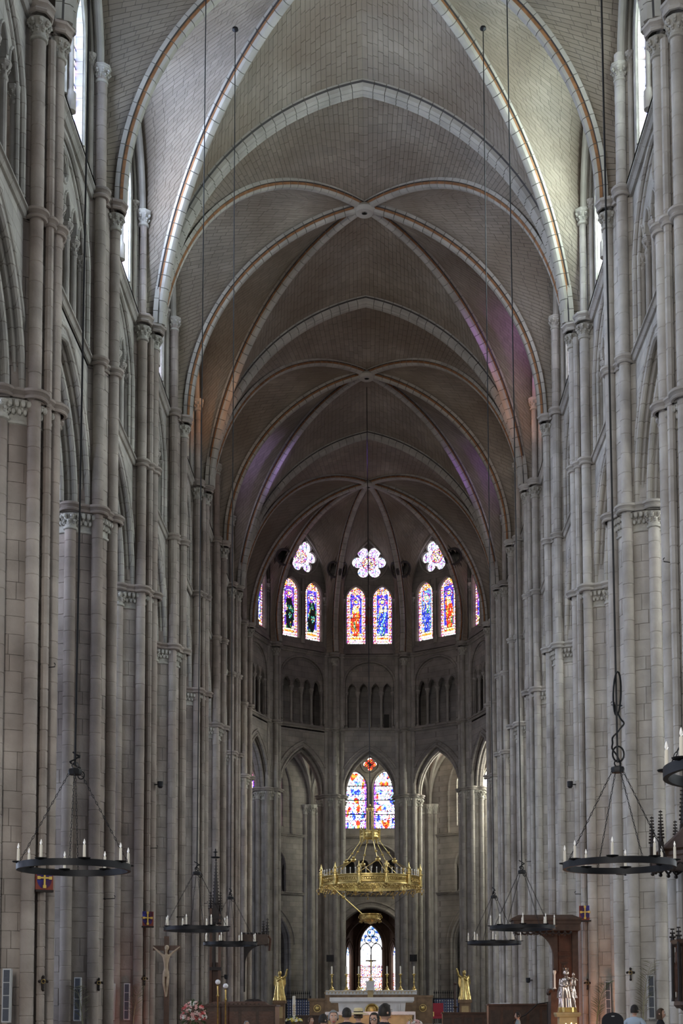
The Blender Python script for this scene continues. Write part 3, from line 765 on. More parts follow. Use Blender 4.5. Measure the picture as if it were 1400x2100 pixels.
# ------------------------------------------------------------------ inner aisles and ambulatory
def outer_parts(L, vis=True):
    out = []; m = L/2
    def put(name, b, mt='apse_stone', smooth=35): out.append((name, b.mesh(name, mt, smooth)))
    a = min(m-.9, 2.5); ar = [(m+y, 6.4+z) for y, z in arch(a, a*1.05, 12)]
    put('arcade_wall', plate([(0, 0), (m-a, 0)]+ar+[(m+a, 0), (L, 0), (L, 9.9), (0, 9.9)], [], -.3, .5))
    b = MB(); tube_arch(b, ar, -.31, .10, down=6); tube_arch(b, [(m+y, 6.4+z) for y, z in arch(a-.05, a*1.05-.05, 12)], 0, .09, down=6); tube_arch(b, [(m+y, 6.4+z) for y, z in arch(a+.35, a*1.05+.35, 12)], -.3, .06)
    put('arch_roll', b)
    put('string_course', string_mb(L, 9.9, -.3)); put('string_course', string_mb(L, 13.9, -.3))
    w = .98; nl = 4; cz = 11.9; ra = 2.15; ar = [(m+y, 11.7+z) for y, z in arch(ra, 1.75, 12)]
    put('triforium_wall', plate([(0, 9.9), (m-ra, 9.9)]+ar+[(m+ra, 9.9), (L, 9.9), (L, 14), (0, 14)], [], -.3, 0))
    pts = [(m-ra-.2, cz)]
    for i in range(nl):
        c = m-w*nl/2+w*(i+.5); hw = w/2-.12; pts += [(c-hw, cz)]+[(c+q, cz+z) for q, z in arch(hw, hw*1.1, 6)]+[(c+hw, cz)]
    put('tympanum', plate(pts+[(m+ra+.2, cz), (m+ra+.2, 14), (m-ra-.2, 14)], [], -.05, .15))
    b = MB()
    for i in range(nl): c = m-w*nl/2+w*(i+.5); tube_arch(b, [(c+q, cz+z) for q, z in arch(w/2-.09, (w/2-.09)*1.1, 6)], -.06, .04, 6)
    tube_arch(b, ar, -.3, .07); put('lancet_moulding', b)
    b = MB().lathe([(.15, 10), (.09, 10.2), (.09, cz-.3)], n=8); b.join(cap_mb(.09, cz-.3, cz, crockets=6)); me = b.mesh('colonnette', 'apse_pier_stone')
    for i in range(nl+1): out.append(('colonnette', me, (.05, m-w*nl/2+w*i, 0)))
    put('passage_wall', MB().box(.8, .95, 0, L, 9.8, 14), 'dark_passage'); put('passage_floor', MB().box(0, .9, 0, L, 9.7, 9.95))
    lw, lc, lz, lsp, lh = 1.55, 1.03, 14.45, 17.3, 1.15
    put('window_wall', plate([(0, 13.9), (L, 13.9), (L, 21.5), (0, 21.5)], [lancet(m-lc, lz, lw, lsp, lh), lancet(m+lc, lz, lw, lsp, lh), foil(m, 18.95, 4, .27, .19, .15, 64, 0)], -.3, .05))
    b = MB()
    for s in (-1, 1): tube_arch(b, [(m+s*lc+y, lsp+z) for y, z in arch(lw/2+.12, lh+.12, 8)], -.31, .06, 6, down=lsp-lz)
    b.tube([(-.31, yy, zz) for yy, zz in circ(m, 18.95, .62, 24)], .05, 6, closed=True); tube_arch(b, [(m+y, 16.6+z) for y, z in arch(2.6, 3.9, 12)], -.33, .1, down=2.6)
    put('window_moulding', b)
    return out, dict(lw=lw, lc=lc, lz=lz, lsp=lsp, lh=lh, cell=.07)
RO = 13.7
def outer_pier(loc, rotz, label):
    P = thing('wall_pier', label, 'pier', loc, rotz, 'wall piers of the aisles and ambulatory')
    build(MB().lathe([(.85, 0), (.85, .6), (.62, .9), (.62, 16)], n=16), 'core', 'apse_pier_stone', P)
    for a in (180, 140, -140, 100, -100):
        t = radians(a); build(shaft_mb(.13, .9, 15.6, n=8, joint=.8, seed=a), 'shaft', 'apse_pier_stone', P, loc=(.64*cos(t), .64*sin(t), 0))
    b = MB()
    for a in (180, 140, -140): t = radians(a); b.join(cap_mb(.14, 15.4, 16.05), Matrix.Translation((.64*cos(t), .64*sin(t), 0)))
    b.lathe([(.62, 15.5), (.66, 15.7), (.8, 15.95), (.84, 16.08), (.5, 16.1)], n=16); build(b, 'capital', 'carved_stone', P)
    return P
LR = 2*RO*sin(radians(18)); RING, RW = outer_parts(LR); STR, SW = outer_parts(BAY)
amb = empty('wall_ambulatory', kind='structure')
# brightness of the aisle windows, brighter on the sunny south (right) side
glass_mat('aisle_daylight_left', 18, (.95, .98, 1.05)); glass_mat('aisle_daylight_right', 20, (1.05, 1, .82)); glass_mat('sunny_glass', 60, (1.1, 1, .72)); glass_mat('dim_glass', 1.2, (1, .8, .75))
for k in range(5):
    beta = radians(18+36*k); loc = facet_loc(RO, beta, LR); place_bay(amb, RING, loc, beta)
    gm = ['sunny_glass', 'sunny_glass', 'aisle_glass', 'dim_glass', 'dim_glass'][k]
    window(loc, beta, RW, LR, (light_cols(k*2+1), light_cols(k*2+2)) if k > 1 else (pale_cols(k), pale_cols(k)), gm, x=-.08, bars=.6, rose=(.48, 18.95, (lambda u, v, i, j: BLK if (u*u+(v*2-1)**2) < .08 or (i+j) % 5 == 0 else (WHT if (u*u+(v*2-1)**2) > .62 else (RED if (i*3+j) % 4 else ORG)))))
outs = {s: empty('wall_aisle_left' if s < 0 else 'wall_aisle_right', kind='structure') for s in (-1, 1)}
for n in range(-1, 7):
    for s in (-1, 1):
        loc = (s*RO, PY[n] if s > 0 else PY[n]+BAY, 0); rz = 0 if s > 0 else pi
        place_bay(outs[s], STR, loc, rz); window(loc, rz, dict(SW, cell=.15), BAY, (pale_cols(n), pale_cols(n+3)), 'aisle_daylight_left' if s < 0 else 'aisle_daylight_right', x=-.08)
OL = {-18: 'brown wall pier seen through the left apse arch', 18: 'brown wall pier seen through the right apse arch'}
for k in range(6):
    th = radians(36*k); outer_pier((RO*cos(th), YA+RO*sin(th), 0), th, {1: 'brown wall pier of the ambulatory at the far right', 4: 'brown wall pier of the ambulatory at the far left', 2: OL[18], 3: OL[-18], 0: 'wall pier of the right aisle level with the start of the apse', 5: 'wall pier of the left aisle level with the start of the apse'}[k])
for n in range(0, 7):
    for s in (-1, 1): outer_pier((s*RO, PY[n], 0), 0 if s > 0 else pi, '%s wall pier of the outer %s aisle wall, mostly hidden behind the arcade' % (ORD[n], 'left' if s < 0 else 'right'))
# quadripartite vaults over aisles and ambulatory
aisle_vault = empty('ceiling_aisles', kind='structure')
def groin(cs, z0=16.1, z1=20.6):
    """cs: four corners, in order; ribs and webs"""
    c = Vector((sum(p[0] for p in cs)/4, sum(p[1] for p in cs)/4)); e = empty('vault_bay', (0, 0, 0), 0, aisle_vault)
    rb = MB()
    def cu(p, q, zt):
        p = Vector(p); q = Vector(q); L_ = (q-p).length
        return lambda t: Vector((*(p+(q-p)*(1-cos(t*pi/2))), z0+(zt-z0)*sin(t*pi/2)**.9))
    wb = MB()
    for i in range(4):
        p, q = cs[i], cs[(i+1) % 4]; m_ = ((p[0]+q[0])/2, (p[1]+q[1])/2)
        for a_ in (p, q):
            D = cu(a_, c, z1); T = cu(a_, m_, z1-.1)
            wb.grid([[tuple(D(j/12)+(T(j/12)-D(j/12))*(k_/4)+Vector((0, 0, .04))) for k_ in range(5)] for j in range(13)])
            rb.tube([tuple(T(j/12)) for j in range(13)], .17, 6)
        rb.tube([tuple(cu(p, c, z1)(j/12)) for j in range(13)], .14, 6)
    build(wb, 'web', 'aisle_web', e, smooth=60); build(rb, 'ribs', 'apse_pier_stone', e)
mat('aisle_web', (.30, .24, .21), .9, var=.2, scale=.8, island=0, courses=.28)
for n in range(-1, 7):
    for s in (-1, 1): groin([(s*8.9, PY[n]), (s*8.9, PY[n]+BAY), (s*13.1, PY[n]+BAY), (s*13.1, PY[n])])
for k in range(5):
    t0 = radians(36*k); t1 = radians(36*k+36)
    groin([(8.8*cos(t0), YA+8.8*sin(t0)), (8.8*cos(t1), YA+8.8*sin(t1)), (13.2*cos(t1), YA+13.2*sin(t1)), (13.2*cos(t0), YA+13.2*sin(t0))])
b = MB(); b.box(-14.2, -9.12, 24, YA, 21.4, 21.6); b.box(9.12, 14.2, 24, YA, 21.4, 21.6)
b.add([(r*cos(a*pi/10), YA+r*sin(a*pi/10), 21.5) for a in range(11) for r in (9.6, 15)], [(2*i, 2*i+1, 2*i+3, 2*i+2) for i in range(10)]); build(b, 'roof_deck', 'dark_passage', aisle_vault)
# outer ambulatory: dim wall with the axial chapel and its three windows
oa = empty('wall_outer', kind='structure'); RX = 19.5
b = MB(); k = 40; P = []
for i in range(k+1):
    th = pi*i/k
    if abs(th-pi/2) < .13: continue
    P.append((RX*cos(th), YA+RX*sin(th)))
for (p, q) in zip(P[:-1], P[1:]):
    if abs(p[0]-q[0]) > 3 and p[1] > YA+19: continue
    b.add([(*p, 0), (*q, 0), (*q, 10), (*p, 10)], [(0, 1, 2, 3)])
for s in (-1, 1): b.box(s*19.5-.2, s*19.5+.2, 24, YA, 0, 10)
build(b, 'outer_wall', 'apse_stone', oa, smooth=0)
glass_mat('outer_glass_left', 14, (.95, .98, 1.05)); glass_mat('outer_glass_right', 14, (1.05, 1, .85))
for n in range(-2, 7):
    for s in (-1, 1):
        WN[0] += 1; e = empty('window_%d' % WN[0], (s*19.2, PY[n]+BAY/2, 2.6), 0, kind='structure'); me = glass_mesh(2.6, 5.2, pale_cols(n+20), cell=.2); me.materials.append(MT['outer_glass_left' if s < 0 else 'outer_glass_right']); link('pane', me, e)
        b = MB()
        for y in (-1.35, 0, 1.35): b.box(-.08, .08, y-.06, y+.06, -.1, 5.3)
        b.box(-.08, .08, -1.4, 1.4, -.12, 0).box(-.08, .08, -1.4, 1.4, 5.2, 5.35); build(b, 'mullions', 'apse_stone', e, smooth=0)
b = MB(); b.add([(r*cos(a*pi/20), YA+r*sin(a*pi/20), 9.6) for a in range(21) for r in (13.3, 26)], [(2*i, 2*i+1, 2*i+3, 2*i+2) for i in range(20)])
b.box(-20, -13.4, 24, YA, 9.5, 9.7); b.box(13.4, 20, 24, YA, 9.5, 9.7); build(b, 'outer_ceiling', 'aisle_web', oa)
# axial chapel: shallow five-sided bay
chY = YA+20; cw = 2.5
def chapel_facet(cx, cy, beta, L, op, gl):
    e = empty('chapel_wall', (cx+sin(beta)*L/2, cy-cos(beta)*L/2, 0), beta, oa)
    build(plate([(0, 0), (L, 0), (L, 9.6), (0, 9.6)], [lancet(L/2, *op)], 0, .35), 'wall_panel', 'chapel_stone', e)
    b = MB(); tube_arch(b, [(L/2+y, op[2]+z) for y, z in arch(op[1]/2+.12, op[3]+.12, 10)], -.03, .07, down=op[2]-op[0]); tube_arch(b, [(L/2+y, op[2]+z) for y, z in arch(op[1]/2+.35, op[3]+.35, 10)], -.05, .05, down=op[2]-op[0]); build(b, 'window_moulding', 'chapel_stone', e)
    WN[0] += 1; wv = empty('window_%d' % WN[0], e.location, beta, kind='structure')
    me = glass_mesh(op[1]+.05, op[2]+op[3]-op[0], gl, cell=.05); me.materials.append(MT['chapel_glass']); link('pane', me, wv, (.2, L/2, op[0]))
    b = MB(); ht = op[2]+op[3]-op[0]
    if op[1] > 1:
        b.box(.1, .19, L/2-.035, L/2+.035, op[0], op[2]-.1)
        for s in (-1, 1):
            b.tube([(.14, L/2+s*op[1]/4+y, op[2]-.35+z) for y, z in arch(op[1]/4, .5, 6)], .035, 5)
            b.tube([(.14, L/2+s*.25+.26*cos(t*pi/7), op[2]+.42+.26*sin(t*pi/7)) for t in range(14)], .03, 5, closed=True)
        b.tube([(.14, L/2+.28*cos(t*pi/7), op[2]+.95+.28*sin(t*pi/7)) for t in range(14)], .03, 5, closed=True)
        for z in (1.2, 2.0, 2.8): b.box(.15, .19, L/2-op[1]/2, L/2+op[1]/2, op[0]+z-.02, op[0]+z+.02)
    build(b, 'tracery', 'lead', wv)
def chapel_cols(seed):
    rn = random.Random(seed)
    def f(u, v, i, j):
        if v > .80: return jit(WHT, rn, .2) if (sin(u*9)*sin(v*60) > -.3 and rn.random() < .8) else jit(rn.choice((BLU, CYN, BLU)), rn)
        if v < .2: return jit(rn.choice((WHT, RED, ORG, GRN, YEL, PUR, WHT)), rn, .4)
        if v < .5: return jit(WHT, rn, .2) if rn.random() < (.66 if abs(u) < .7 else .5) else jit(rn.choice((RED, BLU, RED, ORG)), rn)
        return jit(WHT, rn, .15) if rn.random() < .96 else jit((.5, .7, 1), rn)
    return f
glass_mat('chapel_glass', .72); mat('chapel_stone', (.16, .10, .07), .8, var=.2, scale=2)
chapel_facet(0, chY+3.1, pi/2, 2.7, (3.35-.9, 1.62, 6.9, 1.5), chapel_cols(3))
for s in (-1, 1): chapel_facet(s*1.7, chY+2.45, pi/2-s*radians(62), 1.5, (2.5, .85, 6.0, 1.0), chapel_cols(4+s))
b = MB()
for s in (-1, 1): b.box(s*2.2-.15, s*2.2+.15, YA+19.1, chY+1.85, 0, 9.6)
build(b, 'side_wall', 'chapel_stone', oa, smooth=0)
b = MB().box(-3, 3, YA+19, chY+4, 9.6, 9.8); build(b, 'chapel_ceiling', 'chapel_stone', oa)
b = MB(); tube_arch(b, [(y, 6.3+z) for y, z in arch(2.1, 2.6, 12)], 0, .16, down=6); bb = MB().join(b, Matrix.Translation((0, YA+19.3, 0)) @ Matrix.Rotation(pi/2, 4, 'Z')); build(bb, 'chapel_arch', 'chapel_stone', oa)

# dark box for the shade of an open doorway in the axial triforium
dr = empty('door_1', (1.12, YA+7.7+.80, 20.2), 0, kind='structure'); build(MB().box(-.17, .17, .0, .06, 0, 1.3), 'doorway_shade', 'dark_passage', dr, smooth=0); build(MB().box(-.22, -.17, -.03, .05, 0, 1.35).box(.17, .22, -.03, .05, 0, 1.35).box(-.22, .22, -.03, .05, 1.3, 1.36), 'door_frame', 'apse_stone', dr, smooth=0)
# ------------------------------------------------------------------ hanging iron ring lamps
def ring_lamp(label, x, y, anchor, coil=0, twist=0.0):
    R = .83; z = 3.91; T = thing('ring_chandelier', label, 'chandelier', (x, y, z), twist, 'black iron ring chandeliers hanging along the nave')
    b = MB(); prof = [(R-.02, -.05), (R+.03, -.05), (R+.03, .05), (R-.02, .05)]
    b.lathe(prof+[prof[0]], n=48, caps=False); build(b, 'ring_band', 'iron', T, smooth=30)
    for k in range(8):
        a = radians(22.5+45*k); px, py = (R+.005)*cos(a), (R+.005)*sin(a)
        b = MB().lathe([(.02, .03), (.05, .045), (.085, .05), (.095, .065), (.085, .06), (.02, .06)], n=12); build(b, 'drip_pan', 'iron', T, loc=(px, py, 0))
        c = build(MB().lathe([(.022, .06), (.023, .075), (.02, .25), (.012, .262)], n=10), 'candle_tube', 'candle', T, loc=(px, py, 0))
        build(MB().lathe([(.008, .262), (.017, .285), (.016, .30), (.006, .335), (.001, .345)], n=8), 'bulb', 'bulb', c)
    hz = 1.49
    b = MB().lathe([(.03, hz-.06), (.10, hz-.055), (.11, hz), (.10, hz+.03), (.03, hz+.05)], n=8); b.tube([(.05*cos(t*pi/6), 0, hz+.09+.05*sin(t*pi/6)) for t in range(12)], .012, 5, closed=True)
    build(b, 'hub', 'iron', T)
    for k in range(4):
        a = radians(90*k+8); p0 = Vector((.09*cos(a), .09*sin(a), hz-.03)); p1 = Vector((R*cos(a), R*sin(a), .05)); b = MB(); n = 26
        for i in range(n):
            c = p0+(p1-p0)*((i+.5)/n); d = (p1-p0).normalized(); s_ = Vector((-d.y, d.x, 0)).normalized() if i % 2 else d.cross(Vector((-d.y, d.x, 0)).normalized()); h = (p1-p0).length/n*.62
            b.tube([tuple(c-d*h-s_*.004), tuple(c-d*h*.4+s_*.011), tuple(c+d*h*.4+s_*.011), tuple(c+d*h)], .0045, 4); b.tube([tuple(c-d*h), tuple(c-d*h*.4-s_*.011), tuple(c+d*h*.4-s_*.011), tuple(c+d*h)], .0045, 4)
        build(b, 'chain', 'iron', T, smooth=0)
    A = Vector(anchor)-Vector((x, y, z)); A = Matrix.Rotation(-twist, 3, 'Z') @ A; p0 = Vector((0, 0, hz+.1)); n = 12
    b = MB(); b.tube([tuple(p0+(A-p0)*(i/n)+Vector((0, 0, 0))) for i in range(n+1)], .016, 6); b.lathe([(.09, A.z), (.10, A.z-.06), (.02, A.z-.12)], A.x, A.y, 10); build(b, 'suspension_cable', 'iron', T)
    b = MB(); rn = random.Random(int(y)); pts = []
    n = 40 if coil else 16; H = 1.0 if coil else .25
    for i in range(n+1):
        t = i/n; r = (.05+.03*sin(t*17+y)) if not coil else (.045+.06*sin(t*pi)**2*(1+.4*sin(t*31)))
        pts.append((r*cos(t*9), r*sin(t*9)*.7, hz+.05+H*t))
    b.tube(pts, .014, 5)
    if coil:
        b.tube([(.06*sin(t*2*pi/20)+.01, .05*cos(t*2*pi/20), hz+.85+.33*(1-cos(t*2*pi/20))) for t in range(21)], .015, 5)
        b.tube([(.02+.09*sin(t*2*pi/20), .03, hz+.12+.12*(1-cos(t*2*pi/20))) for t in range(21)], .015, 5)
    else: b.tube([(.09+.05*sin(t*2*pi/14), .02, hz-.06+.06*cos(t*2*pi/14)) for t in range(15)], .009, 5)
    build(b, 'cable_coil', 'iron', T)
    return T
ring_lamp('large black iron ring chandelier with candle bulbs hanging in front of the left piers', -4.29, 20.5, (-4.1, 20.5, 32), twist=0)
ring_lamp('large black iron ring chandelier with a tangled cable hanging in front of the right piers', 4.06, 20.5, (3.93, 20.5, 32), coil=1, twist=.1)
ring_lamp('black iron ring chandelier cut off by the right edge of the picture', 3.89, 12.45, (3.8, 12.45, 32), coil=1)
ring_lamp('smaller black iron ring chandelier hanging above the wooden crucifix on the left', -4.39, 35.4, (-4.25, 35.4, 31.6), coil=0, twist=.2)
ring_lamp('smaller black iron ring chandelier in front of the wooden canopy on the right', 4.2, 35.4, (4.05, 35.4, 31.6), twist=.3)
ring_lamp('farthest left black iron ring chandelier beside the dark wooden spire', -4.32, 43, (-3.97, 40.25, 32.6), coil=0, twist=.15)
ring_lamp('farthest right black iron ring chandelier hanging before the apse piers', 4.13, 43, (3.82, 40.25, 32.6), twist=.25)

# ------------------------------------------------------------------ great gilt crown chandelier over the choir
def crown_light():
    z0 = 8.1; R = 2.44; T = thing('crown_chandelier', 'great gilt crown chandelier with turrets and candles hanging before the apse', 'chandelier', (0.08, PY[5], z0))
    b = MB(); n = 72
    b.lathe([(R-.02, -.22), (R+.04, -.22), (R+.05, -.17), (R+.01, -.14), (R+.01, .15), (R+.05, .18), (R+.05, .23), (R-.02, .23), (R-.02, -.22)], n=n, caps=False); build(b, 'crown_band', 'gold', T)
    b = MB(); rn = random.Random(3)
    for k in range(12):   # pierced scroll panels between the turrets
        for j in range(8):
            a = radians(-90-12+30*k+4+22*(j+.5)/8); q = (-1)**j
            for rr, sgn in ((R+.03, 1), (R-.03, -1)):
                b.tube([((rr)*cos(a+.045*cos(t)), (rr)*sin(a+.045*cos(t)), .005+.085*sin(t)*q) for t in [i*2*pi/9 for i in range(9)]], .014, 4, closed=True)
            b.ball(((R+.03)*cos(a), (R+.03)*sin(a), .0), .03, 5, 4)
    build(b, 'scrollwork', 'old_gold', T)
    for k in range(12):
        a = radians(-90-12+30*k); x, y = (R+.06)*cos(a), (R+.06)*sin(a); b = MB()
        b.lathe([(.02, -.42), (.05, -.38), (.03, -.34), (.09, -.28), (.11, -.2), (.09, -.15), (.09, .25), (.13, .28), (.13, .33), (.07, .36), (.07, .5), (.09, .52), (.05, .6), (.015, .78), (.03, .8), (.001, .85)], n=10)
        build(b, 'turret', 'gold', T, loc=(x, y, 0))
    b = MB()
    for k in range(60):
        a = 2*pi*(k+.5)/60
        for i in range(3): b.ball(((R+.02)*cos(a+i*.02), (R+.02)*sin(a+i*.02), -.28-.06*i-.05*abs(sin(k*1.3))), .035, 5, 4)
        b.tube([((R+.02)*cos(a+.05*t), (R+.02)*sin(a+.05*t), -.24-.13*sin(pi*(t+1)/2)) for t in (-1, -.5, 0, .5, 1)], .012, 4)
        if k % 5 == 0:
            b.tube([((R+.1+.1*sin(t))*cos(a), (R+.1+.1*sin(t))*sin(a), -.42+.09*cos(t)) for t in [i*2*pi/10 for i in range(10)]], .014, 4, closed=True); b.ball(((R+.1)*cos(a), (R+.1)*sin(a), -.58), .05, 6, 4)
    build(b, 'bead_fringe', 'old_gold', T)['kind'] = 'stuff'
    cm = MB().lathe([(.03, .22), (.045, .25), (.018, .27), (.018, .46), (.006, .47)], n=6).mesh('candle', 'candle'); bm = MB().ball((0, 0, .50), .026, 6, 4, sz=1.4).mesh('bulb', 'bulb')
    for k in range(60):
        a = 2*pi*(k+.25)/60; c = link('candle', cm, T, (R*cos(a), R*sin(a), 0)); link('bulb', bm, c)
    # upper crown and lantern
    zc = 2.35; b = MB().lathe([(.43, zc-.17), (.47, zc-.15), (.44, zc-.1), (.44, zc+.12), (.48, zc+.15), (.48, zc+.18), (.40, zc+.18), (.40, zc-.17), (.43, zc-.17)], n=24, caps=False)
    for k in range(6):
        a = radians(18+60*k-90); b.lathe([(.0, zc-.3), (.04, zc-.26), (.06, zc-.15), (.06, zc+.2), (.08, zc+.23), (.03, zc+.3), (.001, zc+.42)], .47*cos(a), .47*sin(a), 8)
        b.tube([(.47*cos(a)+.05*cos(t), .47*sin(a), zc-.3+.05*sin(t)) for t in [i*pi/4 for i in range(8)]], .015, 4, closed=True)
    for k in range(24): a = 2*pi*k/24; b.ball((.45*cos(a), .45*sin(a), zc), .035, 5, 4)
    build(b, 'upper_crown', 'gold', T)
    b = MB()
    for k in range(6): a = radians(60*k); b.tube([(.17*cos(a), .17*sin(a), zc+.1), (.17*cos(a), .17*sin(a), zc+1.25)], .028, 6)
    b.lathe([(.16, zc+.1), (.2, zc+.16), (.17, zc+.2)], n=16); build(b, 'lantern_rods', 'old_gold', T)
    build(MB().lathe([(.19, zc+1.2), (.22, zc+1.26), (.21, zc+1.33), (.13, zc+1.42), (.04, zc+1.46), (.04, zc+1.52), (.001, zc+1.56)], n=16), 'lantern_cap', 'gold', T)
    for k in range(6):
        a = radians(-90+18+60*k); p0 = Vector((.47*cos(a), .47*sin(a), zc-.28)); p1 = Vector((1.22*cos(a), 1.22*sin(a), 1.02)); b = MB()
        b.tube([tuple(p0), tuple(p1)], .02, 6); m_ = (p0*.42+p1*.58); b.ball(tuple(m_), .075, 8, 5, sz=.8); build(b, 'upper_rod', 'gold', T)
        b = MB().ball(tuple(p1), .14, 12, 7, sz=.75); b.ball(tuple(p1+Vector((0, 0, .13))), .05, 6, 4)
        for q in (-12-6, 18-6+0):
            aa = radians(-90+60*k+q+ (0 if q < 0 else 0)+(6 if q < 0 else 36-30)); p2 = Vector((R*cos(aa), R*sin(aa), .3)); b.tube([tuple(p1), tuple(p2)], .02, 6); b.ball(tuple(p1*.35+p2*.65), .07, 8, 5, sz=.8)
        build(b, 'lower_rods', 'gold', T)
    # small corona below, hung from one gilt rod and two wires
    zz = -1.72; b = MB().lathe([(.46, zz-.12), (.52, zz-.1), (.48, zz-.04), (.48, zz+.1), (.53, zz+.14), (.53, zz+.18), (.44, zz+.18), (.44, zz-.12), (.46, zz-.12)], n=24, caps=False)
    for k in range(12): a = 2*pi*k/12; b.ball((.5*cos(a), .5*sin(a), zz-.2), .06, 6, 4); b.tube([((.5+.07*sin(t))*cos(a), (.5+.07*sin(t))*sin(a), zz+.02+.1*cos(t)) for t in [i*pi/4 for i in range(8)]], .015, 4, closed=True)
    b.lathe([(.001, zz-.34), (.1, zz-.3), (.3, zz-.24), (.42, zz-.14)], n=16); build(b, 'lower_corona', 'old_gold', T)
    a = radians(-90-60); p0 = Vector((-1.85, -.9, -.3)); p1 = Vector((-.42, -.2, zz+.18)); b = MB().tube([tuple(p0), tuple(p1)], .028, 6); b.ball(tuple(p0*.62+p1*.38), .09, 8, 5); build(b, 'corona_rod', 'gold', T)
    b = MB()
    for a in (.4, 2.2): b.tube([(R*cos(a), R*sin(a), -.2), (.45*cos(a), .45*sin(a), zz+.15)], .006, 4)
    build(b, 'corona_wires', 'iron', T)
    build(MB().tube([(0, 0, zc+1.5), (-.08, 0, 33.15-z0)], .022, 6), 'suspension_cable', 'iron', T)
crown_light()
# cardinal's hat hanging from the vault
T = thing('hanging_hat', 'old dark red tasselled hat hanging high in front of the axial apse windows', 'hat', (0.02, 76, 24.1))
build(MB().lathe([(.16, .28), (.17, .30), (.06, .33), (.075, .40), (.03, .44), (.001, .45)], n=14), 'brim', 'shield_red', T)
for s in (-1, 1):
    build(MB().tube([(s*.1, 0, .3), (s*.12, 0, .05), (s*.1, 0, -.2)], .012, 5), 'cord', 'red_wood', T); build(MB().lathe([(.02, -.1), (.09, -.2), (.08, -.45), (.05, -.6)], s*.12, 0, 8), 'tassel', 'shield_red', T)
build(MB().tube([(0, 0, .45), (0, 4.4, 9.1)], .008, 4), 'suspension_cord', 'iron', T)

# ------------------------------------------------------------------ things fixed to the piers
def on_pier(side, n, ang, r):   # ang measured from the nave-facing direction towards the camera
    t = radians(ang); return (side*(PX_-r*cos(t)), PY[n]-r*sin(t)), (pi+t if side > 0 else -t)
def speaker(label, side, n, ang, tilt=.05):
    (x, y), a = on_pier(side, n, ang, 1.24); T = thing('column_speaker', label, 'loudspeaker', (x, y, 1.5), (a+.3 if side > 0 else a-.3)+pi/2, 'column loudspeakers on the piers')
    b = MB(); b.box(-.09, .09, -.08, .08, 0, 1.18); 
    m_ = Matrix.Rotation(-tilt, 4, 'X'); c = MB().join(b, m_); build(c, 'case', 'speaker_case', T, smooth=0)
    b = MB()
    for i in range(4): b.box(-.065, .065, -.09, -.079, .03+i*.285, .03+i*.285+.265)
    build(MB().join(b, m_), 'grille', 'speaker_grille', T, smooth=0)
    build(MB().box(-.02, .02, .06, .24, .3, .34).box(-.02, .02, .06, .24, .9, .94), 'bracket', 'iron', T, smooth=0)
speaker('slim grey column loudspeaker on the nearest left pier at the picture edge', -1, 0, 72)
speaker('slim grey column loudspeaker on the left pier beside the first palm shadow', -1, 1, 72)
speaker('slim dark grey column loudspeaker turned away on the third left pier', -1, 2, 93)
speaker('slim grey column loudspeaker on the third left pier beside the palm branch', -1, 2, 70)
speaker('slim grey column loudspeaker on the second right pier beside the man in blue', 1, 1, 73, .03)
speaker('slim grey column loudspeaker on the third right pier above the dark chair back', 1, 2, 75, .08)
def pier_cross(label, side, n, ang, z, h=.30):
    (x, y), a = on_pier(side, n, ang, 1.16); T = thing('wall_cross', label, 'cross', (x, y, z), (a+.5 if side > 0 else a-.5)+pi/2, 'dark consecration crosses on the piers')
    b = MB(); b.box(-.022, .022, -.02, .06, -h/2, h/2).box(-h*.3, h*.3, -.02, .0, h*.12, h*.12+.045)
    for (u, v) in ((0, h/2), (0, -h/2), (-h*.3, h*.14), (h*.3, h*.14)): b.ball((u, -.01, v), .036, 6, 4)
    build(b, 'cross_body', 'black_wood', T, smooth=0)
    build(MB().tube([(.045*cos(t*pi/5), -.02, h*.14+.045*sin(t*pi/5)) for t in range(10)], .01, 4, closed=True), 'cross_ring', 'old_gold', T)
pier_cross('small dark cross on the nearest left pier', -1, 0, 28, 2.37)
pier_cross('small dark cross on the second left pier beside its loudspeaker', -1, 1, 41, 2.5)
pier_cross('small dark cross on the third left pier above the palm branch', -1, 2, 38, 2.8)
pier_cross('small dark cross on the second right pier above the man in blue', 1, 1, 44, 2.72)
pier_cross('small dark cross on the third right pier beside the palm leaves', 1, 2, 39, 2.6)
def shield(label, side, n, ang, z, w=.34, h=.46):
    (x, y), a = on_pier(side, n, ang, 1.2); T = thing('heraldic_shield', label, 'shield', (x, y, z), (a+.55 if side > 0 else a-.55)+pi/2, 'painted shields with gold crosses on the piers')
    b = MB(); b.box(-w/2-.03, w/2+.03, .0, .05, -h/2-.03, h/2); build(b, 'backboard', 'shield_red', T, smooth=0)
    b = MB().box(-w/2-.03, w/2+.03, -.04, .1, -h/2-.07, -h/2-.02); build(b, 'ledge', 'black_wood', T, smooth=0)
    o = [(-w/2, h/2), (w/2, h/2), (w/2, 0)]+[(w/2*cos(t), -h/2*sin(t)) for t in [i*pi/12 for i in range(1, 12)]]+[(-w/2, 0)]
    P = plate(o, [], -.02, .0); build(MB().join(P, Matrix.Rotation(-pi/2, 4, 'Z')), 'shield_face', 'shield_blue', T, smooth=0)
    b = MB().box(-.018, .018, -.035, .03, -h/2+.02, h/2-.01).box(-w/2+.01, w/2-.01, -.035, .03, .0, .036)
    for (u, v) in ((0, h/2-.04), (0, -h/2+.05), (-w/2+.04, .018), (w/2-.04, .018)): b.box(u-.035, u+.035, -.037, .03, v-.035, v+.035)
    build(b, 'gold_cross', 'shield_gold', T, smooth=0)
shield('blue shield with gold cross on the nearest left pier behind the large ring chandelier', -1, 0, 30, 4.72)
shield('blue shield with gold cross on the third left pier above the crucifix', -1, 2, 34, 4.82)
